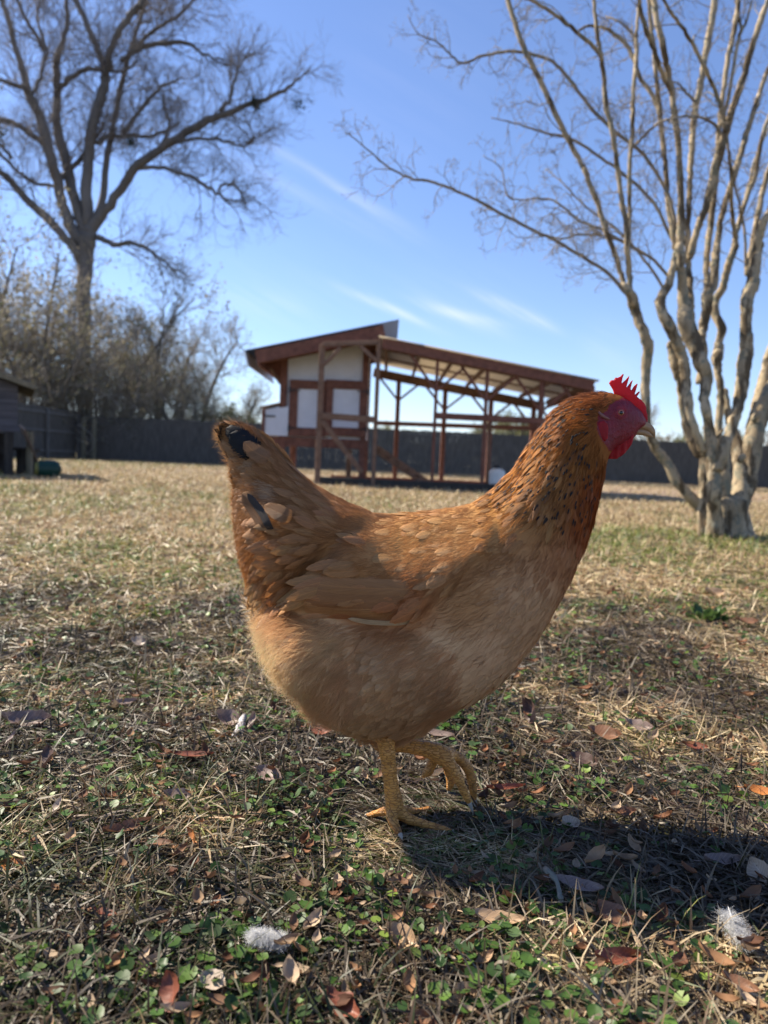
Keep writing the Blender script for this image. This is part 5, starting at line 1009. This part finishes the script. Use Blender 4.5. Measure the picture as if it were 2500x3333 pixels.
# ------------------------------------------------ long feathers that lie on the body (wing, tail)
def laid(path, hw, off, side, colr, fleck=0.5, rows=22, tipround=.8, base=.35, cols=9, wavy=.0):
    """path: profile points base..tip; hw: half width (m); off: (base, tip) height above the body side; side -1 = near side"""
    s = smoothline(np.array(path, float), 8); cum = np.concatenate([[0], np.cumsum(np.hypot(*np.diff(s, axis=0).T))]); q = np.linspace(0, cum[-1], rows+1); U = np.interp(q, cum, s[:, 0]); V_ = np.interp(q, cum, s[:, 1])
    x = np.array([hps(a, b) for a, b in zip(U, V_)]); t = np.gradient(x, axis=0); t /= np.linalg.norm(t, axis=1, keepdims=True); nn = np.stack([-t[:, 1], t[:, 0]], -1); ss = q/cum[-1]
    wf = (base+(1-base)*np.sin(np.clip(ss/.35, 0, 1)*math.pi/2))*np.sqrt(np.clip(1-((ss-tipround)/(1-tipround)).clip(0, 1)**2, 0, 1)); tt = np.linspace(-1, 1, cols)
    X = x[:, None, 0]+nn[:, None, 0]*wf[:, None]*tt*hw; Z = x[:, None, 1]+nn[:, None, 1]*wf[:, None]*tt*hw
    o_ = np.interp(ss, [0, .28, 1], [-.004, off[0], off[1]])[:, None]-np.abs(tt)**2*hw*.10; w_ = wat(X.ravel(), Z.ravel()).reshape(X.shape); w_ = blur_rows(w_)
    Yv = Y0+side*(w_+o_); V = np.stack([X, Yv, Z], -1).reshape(-1, 3); i = np.arange(rows)[:, None]*cols; j = np.arange(cols-1); F = np.stack([i+j, i+j+1, i+cols+j+1, i+cols+j], -1).reshape(-1, 4)
    st = np.stack([np.tile(tt, (rows+1, 1)), np.tile(ss[:, None], (1, cols)), np.full(X.shape, fleck)], -1).reshape(-1, 3); return V, F, np.tile(colr, (len(V), 1)), st
def blur_rows(w_): 
    for _ in range(4): w_ = np.vstack([w_[:1], (w_[:-2]+w_[1:-1]*2+w_[2:])/4, w_[-1:]])
    return w_
def gather(lst):
    V = []; F = []; c = []; s = []; n = 0
    for v, f, a, b in lst: V.append(v); F.append(f+n); c.append(a); s.append(b); n += len(v)
    return np.vstack(V), [np.vstack(F)], np.vstack(c), np.vstack(s)
for side in (-1, 1):
    L_ = []
    NFL = 7
    for i in range(NFL):
        f = i/(NFL-1); bx_, by_ = 915+25*f, 1334-62*f; tx, ty = 616+34*f+20*f*f, 1305-20*f-26*f*f
        c_ = np.array([.26, .095, .034])*(1-f)+np.array([.33, .155, .060])*f; c_ = c_*rng.uniform(.95, 1.05)
        if i == 0: c_ = np.array([.60, .42, .24])
        if i in (1, 2): c_ = np.array([.42, .20, .08])
        if i == 0: L_.append(laid([(912,1340),(850,1343),(800,1341),(752,1333)], .0026, (.004, .004), side, np.array([.50, .36, .22]), .3)); continue
        L_.append(laid([(bx_, by_), ((bx_*.68+tx*.32), by_*.68+ty*.32+9-6*f), (bx_*.32+tx*.68, by_*.32+ty*.68+8-4*f), (tx, ty)], .0080+.001*f, (.0002+.00025*i, .0010+.0005*i), side, c_, .3+.04*i))
    V, F, c, s = gather(L_); mesh('wing', V, F, FMQ, hen, col=c, st=s)
# tail: broad overlapping feathers fanned to the left edge
TL = []
TF = [ # base, mid, tip, half width, height off the side, colour, fleck
 ((640,1060),(560,985),(478,928),.016,.002,(.30,.17,.09),.3),((650,1075),(560,1010),(470,950),.015,.004,(.36,.21,.11),.5),((640,1050),(575,975),(510,918),.014,.003,(.28,.15,.07),.4),
 ((660,1100),(575,1040),(488,985),.015,.006,(.38,.23,.12),.6),((680,1120),(585,1070),(497,1022),.014,.007,(.40,.24,.13),.2),
 ((690,1140),(590,1110),(500,1080),.016,.008,(.38,.21,.10),.7),((690,1170),(590,1165),(505,1150),.015,.006,(.40,.22,.10),.3),((690,1200),(600,1215),(512,1215),.014,.005,(.40,.21,.09),.5),
 ((680,1220),(600,1255),(530,1285),.012,.004,(.46,.27,.13),.4),((670,1230),(610,1275),(560,1330),.010,.004,(.36,.18,.075),.2)]
for side in (-1, 1):
    for (a, b, t_, hw, off, c_, fk_) in TF: TL.append(laid([a, b, t_], hw, (-.001, off*.5), side, np.array(c_)*rng.uniform(.86, .98), fk_, rows=14, tipround=.55, cols=9))
    TL.append(laid([(560,985),(530,960),(498,938)], .0145, (.005, .007), side, np.array([.02, .02, .022]), 2.5, rows=12, tipround=.45)); TL.append(laid([(548,972),(515,942),(488,926)], .011, (.004, .005), side, np.array([.02, .02, .022]), 2.6, rows=12, tipround=.5))
    TL.append(laid([(590,995),(556,978),(530,955)], .009, (.008, .011), side, np.array([.26, .14, .07]), .5, rows=10, tipround=.5))
V, F, c, s = gather(TL); mesh('tail', V, F, FM, hen, col=c, st=s)
# two loose feathers sticking out of the rump, near side: one pale with a dark tip, one rounded
LF = []
LF.append(laid([(585,1165),(560,1115),(528,1066)], .0065, (.006, .014), -1, np.array([.20, .10, .045]), .5, rows=14, tipround=.72, base=.5)); 
LF.append(laid([(592,1160),(572,1110),(540,1064)], .0042, (.008, .016), -1, np.array([.05, .04, .035]), .5, rows=14, tipround=.7, base=.5))
LF.append(laid([(640,1120),(605,1105),(575,1090)], .008, (.010, .014), -1, np.array([.24, .12, .05]), .5, rows=12, tipround=.5))
V, F, c, s = gather(LF); mesh('loose_feather', V, F, FMW, hen, col=c, st=s)
# ------------------------------------------------ comb, wattles, beak, eyes
def inflated(poly, thick, yc, name, mat, k=1.0, res=.0007, ybow=None, parent=hen, taper=None):
    pa = [P(q[0]*KD, q[1]*KD, min(yc, 2*Y0-yc)) for q in poly]; poly = np.array([(q[0], q[2]) for q in pa]); lo = poly.min(0)-res*3; hi = poly.max(0)+res*3; gx2 = np.arange(lo[0], hi[0], res); gz2 = np.arange(lo[1], hi[1], res); X, Z = np.meshgrid(gx2, gz2, indexing='ij'); I = inpoly(X, Z, poly); Hh = np.zeros_like(X)
    for _ in range(900): Hh[1:-1, 1:-1] = np.where(I[1:-1, 1:-1], .25*(Hh[2:, 1:-1]+Hh[:-2, 1:-1]+Hh[1:-1, 2:]+Hh[1:-1, :-2]+4*res*res), 0)
    wv = np.minimum(k*np.sqrt(Hh), thick*(1-np.exp(-k*np.sqrt(Hh)/thick)))
    if taper is not None: wv = wv*taper(X, Z)
    ym = wv.max()+res*3; ys = np.arange(-ym, ym+res, res); ph = (np.abs(ys)[None, None]-wv[:, :, None])+np.where(I, 0, res)[:, :, None]
    cp, Q = nets(ph); x = lo[0]+cp[:, 0]*res; z = lo[1]+cp[:, 1]*res; y = yc+ys[0]+cp[:, 2]*res
    if ybow is not None: y = y+ybow(x, z)
    V = np.stack([x, y, z], -1); e = np.vstack([Q[:, [0, 1]], Q[:, [1, 2]], Q[:, [2, 3]], Q[:, [3, 0]]])
    for it in range(6):
        acc = np.zeros_like(V); c_ = np.zeros(len(V)); np.add.at(acc, e[:, 0], V[e[:, 1]]); np.add.at(c_, e[:, 0], 1); V = V+(acc/np.maximum(c_, 1)[:, None]-V)*(.6 if it % 2 == 0 else -.45)
    Nn, _ = vnorm(V, Q)
    if ((V-V.mean(0))*Nn).sum() < 0: Q = Q[:, ::-1]
    return mesh(name, V, [Q], mat, parent)
mcb = NT('comb_skin', .42, .4); f = mcb.noise(150, 4, .6); f3 = mcb.noise(700, 3, .6); cbc = mcb.ramp(f, [(.3, (.34, .009, .016)), (.7, (.52, .022, .036))]); mcb.col(cbc); mcb.bump(f3, .0012, .9); mcb.translucent((.85, .03, .05), .38)
COMB = [HC(*q) for q in [(850,292),(862,272),(880,262),(898,262),(915,236),(932,242),(950,234),(966,224),(982,205),(995,200),(998,212),(985,240),(972,300),(990,285),(1012,263),(1035,235),(1050,217),(1053,222),(1042,262),(1018,340),(1038,318),(1052,298),(1072,268),(1085,258),(1084,272),(1072,310),(1058,368),(1075,355),(1098,320),(1118,300),(1132,297),(1128,320),(1116,360),(1098,412),(1112,402),(1130,382),(1152,372),(1153,382),(1136,412),(1116,434),(1130,430),(1150,448),(1165,452),(1180,475),(1198,490),(1204,510),(1216,530),(1214,560),(1226,600),(1232,650),(1225,690),(1190,680),(1130,600),(1080,520),(1020,460),(950,425),(905,405),(888,350),(868,320)]]
inflated(COMB, .0032, Y0, 'comb', mcb.m, .8, .0006, taper=lambda X, Z: 1+0*X)
hw_face = float(wat(np.array([hps(*HC(900,760))[0]]), np.array([hps(*HC(900,760))[1]]))[0])
WAT = [HC(*q) for q in [(1085,765),(1100,795),(1092,840),(1072,895),(1040,950),(1000,990),(940,1038),(890,1040),(850,1030),(838,985),(835,940),(828,890),(812,850),(790,830),(830,790),(900,760),(1000,740)]]
zc = hp(*HC(950,780))[1]
for sg in (-1, 1):
    inflated(WAT, .0022, Y0+sg*.0095, 'wattle', mcb.m, .5, .0008, ybow=lambda x, z, sg=sg: sg*(-.004*np.clip((zc-z)/.03, 0, 1)**2+.0008*np.sin(x*900)))
    EL = [HC(*q) for q in [(738,700),(750,672),(800,662),(838,690),(846,760),(838,830),(812,870),(785,845),(755,800),(738,750)]]
    hwl = float(wat(np.array([hps(*HC(790,760))[0]]), np.array([hps(*HC(790,760))[1]]))[0]); inflated(EL, .0032, Y0+sg*(hwl-.0003), 'ear_lobe', mcb.m, .8, .0008)
    ex, ez = hps(*HC(965, 585)); we = float(wat(np.array([ex]), np.array([ez]))[0]); ey = Y0+sg*(we-.0012)
    rI = 30/3.016/F_PX*Y0*1.18
    def ball(c, r, n=24, sq=1.0):
        a = np.linspace(0, math.pi, n//2); q = MB(); V, F, T = tube(np.stack([0*a+c[0], c[1]-sg*0-np.cos(a)*r*sq, 0*a+c[2]], -1), np.maximum(1e-5, np.sin(a)*r), n); q.add(V, [F, T]); return q
    eyem = NT('hen_eye', .08, .6); g = eyem.n('TexCoord').outputs['Object']; sv = eyem.n('VectorMath', operation='SUBTRACT'); sv.inputs[1].default_value = (ex-hen.location[0], ey-hen.location[1], ez); eyem.l(g, sv.inputs[0]); s2 = eyem.n('SeparateXYZ'); eyem.l(sv.outputs[0], s2.inputs[0])
    rr_ = eyem.math('SQRT', eyem.math('ADD', eyem.math('MULTIPLY', s2.outputs[0], s2.outputs[0]), eyem.math('MULTIPLY', s2.outputs[2], s2.outputs[2])))
    eyem.col(eyem.ramp(eyem.math('DIVIDE', rr_, rI), [(.0, (.004, .004, .004)), (.44, (.004, .004, .004)), (.56, (.42, .13, .06)), (.8, (.34, .09, .05)), (.98, (.04, .015, .015))]))
    ball((ex, ey, ez), rI, 28, .75).build('eye', eyem.m, hen)
    for (rad_, th_, of) in ((rI*1.10, rI*.20, .0014), (rI*1.5, rI*.17, .0006), (rI*1.85, rI*.13, .0001)):
        a = np.linspace(0, 2*math.pi, 33); pts = np.stack([ex+np.cos(a)*rad_*1.08, 0*a+ey+sg*of+sg*.0008, ez+np.sin(a)*rad_*.92], -1); 
        wv_ = wat(pts[:, 0], pts[:, 2]); pts[:, 1] = Y0+sg*(wv_+of*.3-.0002); V, F, T = tube(pts, th_, 8, False); mesh('eyelid', V, [F], ms.m, hen, col=np.tile([.33, .03, .04], (len(V), 1)))
    # ear tuft
    q = []; tp = np.array([HC(745,575), HC(775,610), HC(810,632), HC(850,645)]); b0 = np.array([hps(*t_) for t_ in tp])
    pts = np.stack([b0[:, 0], Y0+sg*(wat(b0[:, 0], b0[:, 1])+.0008), b0[:, 1]], -1); V, F, T = tube(smoothline(pts, 4), np.interp(np.linspace(0, 1, 13), [0, .4, 1], [.0010, .0022, .0008]), 10); mesh('ear_tuft', V, [F, T], ms.m, hen, col=np.tile([.30, .13, .09], (len(V), 1)))
    nx_, nz_ = hps(*HC(1185, 685)); wn_2 = float(wat(np.array([nx_]), np.array([nz_]))[0]); V, F, T = tube(np.array([[nx_-.0026, Y0+sg*(.0046), nz_+.0007], [nx_, Y0+sg*.0052, nz_], [nx_+.0022, Y0+sg*.0046, nz_-.0008]]), [.0006, .0011, .0005], 8); mesh('nostril', V, [F, T], black, hen)
bkm = NT('horn_beak', .38, .45); f = bkm.noise(80, 5, .6, stretch=(.5, 1, 2)); bkm.col(bkm.ramp(f, [(.3, (.26, .14, .065)), (.6, (.40, .24, .12)), (.8, (.20, .09, .04))])); bkm.bump(f, .001, .4)
UB = [HC(*q) for q in [(1085,715),(1110,680),(1165,662),(1215,672),(1250,690),(1280,712),(1300,745),(1308,790),(1306,842),(1296,838),(1280,805),(1255,780),(1220,762),(1180,752),(1130,750),(1090,752)]]
LB = [HC(*q) for q in [(1090,738),(1140,742),(1190,746),(1225,756),(1255,776),(1278,804),(1286,826),(1260,826),(1210,812),(1165,802),(1120,802),(1085,795)]]
bt = lambda X, Z: np.interp(X, [hp(*HC(1090,700))[0], hp(*HC(1308,700))[0]], [1.25, .75])
inflated(UB, .0075, Y0, 'upper_beak', bkm.m, .8, .0006, taper=bt); inflated(LB, .0060, Y0, 'lower_beak', bkm.m, .95, .0006, taper=bt)
# claws
clw = NT('horn_claw', .35, .45); clw.col((.42, .36, .28))
def claw(pts_, r, nm='claw'):
    pt = smoothline(np.array([LG(*q) for q in pts_]), 4); V, F, T = tube(pt, np.linspace(r, r*.12, len(pt)), 10); mesh(nm, V, [F, T], clw.m, hen)
claw([(1180,1000,YW_-.022),(1198,1040,YW_-.022),(1212,1082,YW_-.022),(1216,1118,YW_-.020)], .0030)
claw([(1228,975,YW_+.002),(1240,1020,YW_+.002),(1240,1065,YW_+.002),(1226,1108,YW_+.002)], .0030)
claw([(1002,865,YW_+.016),(996,900,YW_+.016),(982,925,YW_+.016)], .0030)
claw([(1030,1266,YS_-.012),(1062,1276,YS_-.013),(1092,1292,YS_-.014)], .0028)
claw([(560,1290,YS_-.032),(572,1312,YS_-.035),(578,1335,YS_-.037)], .0028)
claw([(262,1118,YS_+.013),(235,1130,YS_+.014),(212,1146,YS_+.015)], .0026)
claw([(930,1052,YS_+.05),(960,1056,YS_+.054),(985,1068,YS_+.057)], .0026)
# shaggy thigh feathers where the shanks come out are part of the belly down

# ================================================================== FALLEN LEAVES AND SMALL THINGS ON THE GROUND
def leafmat(name, a, b, rough=.5, sc=40):
    m = NT(name, rough, .4); sv = m.n('Attribute', attribute_name='st'); s_ = m.n('SeparateXYZ'); m.l(sv.outputs['Vector'], s_.inputs[0]); ta = m.math('ABSOLUTE', s_.outputs[0])
    f = m.noise(sc, 6, .65); c = m.ramp(f, [(.3, a), (.7, b)])
    v = m.math('SINE', m.math('MULTIPLY', m.math('SUBTRACT', s_.outputs[1], m.math('MULTIPLY', ta, .22)), 58.0)); vein = m.math('GREATER_THAN', v, .93); mid = m.math('LESS_THAN', ta, .045)
    c = m.mix(m.math('MULTIPLY', m.math('MAXIMUM', vein, mid), .35), c, tuple(min(1, x*1.6) for x in b)); sp2 = m.noise(sc*7, 2, .5); c = m.mix(m.ramp(sp2, [(.66, (0, 0, 0)), (.72, (.7, .7, .7))]), c, tuple(x*.4 for x in a))
    m.col(c); m.bump(m.math('ADD', f, m.math('MULTIPLY', mid, .5)), .0012, .6); m.translucent(c, .16); return m.m
LM = {'brown': leafmat('brown_leaf', (.16, .075, .04), (.27, .14, .08)), 'red': leafmat('russet_leaf', (.15, .045, .025), (.27, .09, .05)), 'tan': leafmat('tan_leaf', (.36, .23, .13), (.52, .36, .22)), 'grey': leafmat('greyish_leaf', (.17, .12, .10), (.28, .205, .18)),
      'orange': leafmat('orange_leaf', (.36, .12, .03), (.55, .22, .06)), 'dark': leafmat('dark_leaf', (.06, .035, .03), (.12, .07, .055)), 'pale': leafmat('pale_leaf', (.34, .26, .19), (.50, .40, .31))}
LEAVES = [ # U, V (profile tracing px), length px, width ratio, heading deg, tilt deg, curl, colour, lobes, label
 (585,1677,78,.27,-35,28,.5,'grey',0,'mauve-grey oval leaf lying below the hen tail left of the standing foot'),
 (58,1562,105,.34,20,22,1.0,'grey',2,'curled lobed greyish leaf near the left edge below the dark patch'),
 (22,1612,46,.34,60,30,.6,'grey',0,'small greyish leaf at the left edge under the curled lobed leaf'),
 (498,1558,62,.36,-10,40,1.0,'grey',0,'curled grey leaf lying behind the charred stick'),
 (548,1572,44,.3,70,35,.7,'grey',0,'small upright grey leaf right of the charred stick'),
 (415,1632,95,.13,6,10,.3,'red',0,'narrow russet leaf left of the mauve-grey leaf'),
 (275,1790,110,.16,40,18,.5,'brown',0,'long brown leaf pointing up right, left of the orange leaf'),
 (345,1822,60,.2,0,12,.3,'brown',0,'flat brown leaf just left of the orange upright leaf'),
 (418,1812,46,.22,80,70,.8,'orange',0,'small bright orange leaf standing upright in the grass'),
 (28,1872,70,.26,-12,25,.6,'orange',0,'orange-brown leaf at the left edge of the foreground'),
 (372,2168,86,.42,80,42,.3,'red',0,'oval red-brown leaf at the bottom of the picture'),
 (462,2124,70,.42,-25,15,.3,'pale',0,'broken pale chip of leaf beside the white feather'),
 (745,2178,110,.30,-35,25,.7,'red',1,'large lobed russet leaf at the bottom edge centre'),
 (872,2032,88,.34,-28,32,.7,'tan',0,'tan leaf with curled rim in the sun below the hen shadow'),
 (1075,1988,125,.18,-8,14,.6,'tan',0,'long tan leaf on the lower rim of the hen shadow'),
 (1152,1552,62,.36,60,60,1.2,'dark',0,'dark curled leaf standing right of the belly'),
 (1305,1590,70,.34,-10,22,.7,'brown',0,'brown leaf right of the raised foot, farther back'),
 (1262,1648,66,.32,-25,30,.7,'dark',0,'dark pointed leaf above the right part of the hen shadow'),
 (1250,1915,110,.20,-20,12,.4,'grey',0,'long grey leaf in the middle of the hen shadow'),
 (1560,1862,92,.20,8,15,.5,'grey',0,'long grey leaf in the right part of the hen shadow'),
 (1640,1902,60,.5,70,50,.7,'pale',0,'pale torn leaf standing at the right edge in shadow'),
 (1330,1985,90,.34,-40,25,.7,'brown',0,'brown leaf in the lower right of the hen shadow'),
 (1640,1712,62,.26,-20,20,.6,'orange',0,'orange-tan leaf at the right edge above the shadow'),
 (1380,1572,60,.3,-20,25,.8,'grey',0,'mauve leaf right of the brown leaf, farther back'),
 (1612,1345,44,.3,-10,20,.8,'brown',0,'brown leaf near the right edge below the pale trunks'),
 (1540,1285,46,.4,20,25,1.0,'tan',0,'curled tan leaf below the pale trunks'),
 (1092,1704,92,.13,14,8,.3,'red',0,'slim russet leaf right of the raised claws'),
 (942,1686,48,.26,-55,40,.5,'pale',0,'pale pointed leaf between the two feet'),
 (228,1972,62,.18,-15,14,.4,'red',0,'russet leaf in the lower left foreground'),
 (105,1655,60,.4,80,40,.8,'dark',0,'dark curled leaf standing at the lower left'),
 (40,1752,70,.3,-8,18,.6,'brown',0,'brown leaf at the left edge above the orange-brown one'),
 (270,1518,58,.17,30,25,.6,'grey',0,'slim pale grey leaf in the middle left of the lawn'),
 (385,1722,64,.32,10,20,.7,'grey',0,'grey leaf in shade left of the standing foot'),
 (120,1765,60,.3,60,30,.9,'pale',0,'pale crumpled leaf left of the long brown leaf'),
 (945,1588,78,.16,-18,14,.4,'grey',0,'narrow greyish leaf behind the raised leg'),
 (1330,2075,110,.24,20,18,.8,'red',0,'russet leaf below the hen shadow on the right'),
 (1232,1782,40,.5,10,18,.4,'pale',0,'small pale blue-grey leaf in the shadow near the claws'),
 (1345,1758,60,.26,10,16,.6,'brown',0,'brown leaf on the upper rim of the hen shadow'),
 (300,1390,36,.4,10,40,.9,'pale',0,'pale curled leaf on the lawn left of the belly'),
 (60,1395,60,.24,-30,25,.8,'tan',0,'bright tan leaf near the left edge in the sun'),
 (1010,2150,60,.4,20,20,.8,'tan',0,'tan leaf scrap at the bottom right of centre'),
 (905,2205,70,.3,30,22,.8,'brown',0,'brown leaf cut by the bottom edge'),
 (1600,2130,80,.24,-30,18,.8,'brown',0,'brown leaf in the bottom right corner'),
 (1500,1615,54,.26,-10,20,.8,'red',0,'russet leaf on the right between two clumps of grass'),
 (690,1580,60,.3,-12,25,.8,'red',0,'russet leaf tucked under the belly at the left')]
for i, (U, V_, lp, wr_, hd, tl, cu, colk, lob, lab) in enumerate(LEAVES):
    g = G(U*KD, V_*KD, .012); dd = g[1]; L = lp*KD*dd/F_PX; L = max(L, .02); W = L*wr_*.9
    V, F, st = leafmesh(L, W, cu*.5, .9 if cu > .6 else .4, 9, lobes=lob, rs=100+i, teeth=.08)
    r3 = Matrix.Rotation(R(hd), 3, 'Z') @ Matrix.Rotation(R(tl if abs(hd) < 45 else -tl), 3, 'X') @ Matrix.Rotation(R(-min(tl, 50)*(abs(hd) >= 45)), 3, 'Y')
    V = V @ np.array(r3).T; V = V+g+[0, 0, max(0, -V[:, 2].min()*.8)*1.0]
    tag(mesh('fallen_leaf', V, F, LM[colk], st=st, origin=g), lab, 'leaf', 'fallen leaves lying in the grass')
# white down feathers
fw_ = NT('white_down', .8, .1); fw_.col((.86, .85, .84)); fw_.translucent((.95, .95, .95), .5)
def downfeather(U, V_, size, n, label, seed):
    R_ = np.random.default_rng(seed); g = G(U*KD, V_*KD, .015); q = MB(); a = R_.uniform(0, 6.28); ax = unit(np.array([math.cos(a), math.sin(a)*.5, .35])); sh = [g-ax*size*.5, g, g+ax*size*.5+[0, 0, .004]]; q.tube(sh, [.0006, .0005, .0003], 5)
    for k in range(n):
        t = R_.uniform(-.5, .5); p0 = g+ax*size*t+[0, 0, .002]; d = unit(R_.normal(0, 1, 3)+ax*.4+[0, 0, .4]); L = size*R_.uniform(.25, .62); pts = [p0]
        for i in range(4): d = unit(d+R_.normal(0, .75, 3)+[0, 0, -.12]); pts.append(pts[-1]+d*L/4)
        V, F, T = tube(np.array(pts), np.linspace(.00014, .00006, 5), 3, False); V[:, 2] = np.maximum(g[2]+(V[:, 2]-g[2])*.55, .006); q.add(V, [F])
    tag(q.build('down_feather', fw_.m, origin=g), label, 'feather')
downfeather(580, 2030, .024, 4200, 'fluffy white down feather lying in the foreground grass', 1)
downfeather(1590, 2010, .030, 1500, 'ragged white feather near the bottom right corner', 2)
# charred stick with a white end, bare twig
cs_ = NT('charred_wood', .8, .2); f = cs_.noise(120, 5, .6); cs_.col(cs_.ramp(f, [(.42, (.06, .05, .045)), (.58, (.55, .52, .50))])); cs_.bump(f, .002, .7)
g = G(510*KD, 1588*KD, .01); g2 = G(527*KD, 1545*KD, .02); V, F, T = tube(smoothline(np.array([g, (g+g2)/2+[.002, 0, .003], g2]), 5)+rng.normal(0, .0008, (11, 3)), [.007, .0065, .006, .006, .0055, .0055, .005, .005, .0045, .004, .003], 10, lump=.12); tag(mesh('charred_stick', V, [F, T], cs_.m, origin=g), 'short charred stick with ashy white flakes under the hen tail', 'stick')
g = G(1178*KD, 1878*KD, .012); g2 = G(1212*KD, 1950*KD, .012); V, F, T = tube(smoothline(np.array([g, g*.5+g2*.5+[.003, 0, .004], g2]), 5), np.linspace(.0028, .002, 11)*(1+.2*rng.normal(0, 1, 11)), 8, lump=.1); tag(mesh('twig', V, [F, T], smallb, origin=g), 'short knobbly twig lying in the hen shadow', 'twig')
# a rosette of broad green weed on the right
wd_ = attrmat('weed_leaves', .35, .5, .3, 60, .25); g = G(1525*KD, 1345*KD, 0); wv_ = []; wf_ = []; n0 = 0; R_ = np.random.default_rng(9)
for k in range(14):
    V, F, st = leafmesh(.055*R_.uniform(.6, 1.1), .016, .3, .2, 6, rs=200+k); V = V[:49]; a = R_.uniform(0, 6.28); el_ = R_.uniform(.2, .8); V[:, 0] += .035; X = V[:, 0]*math.cos(el_)-V[:, 2]*math.sin(el_); Z = V[:, 0]*math.sin(el_)+V[:, 2]*math.cos(el_); wv_.append(np.stack([X*math.cos(a)-V[:, 1]*math.sin(a), X*math.sin(a)+V[:, 1]*math.cos(a), Z], -1)*1.0+g); wf_.append(F[0]+n0); n0 += 49
wo_ = np.vstack(wv_); tag(mesh('weed_plant', wo_, [np.vstack(wf_)], wd_, col=np.tile([.09, .15, .04], (len(wo_), 1)), origin=g), 'bright green broad-leaved weed in the lawn on the right', 'plant')
# fine stems standing up close to the lens
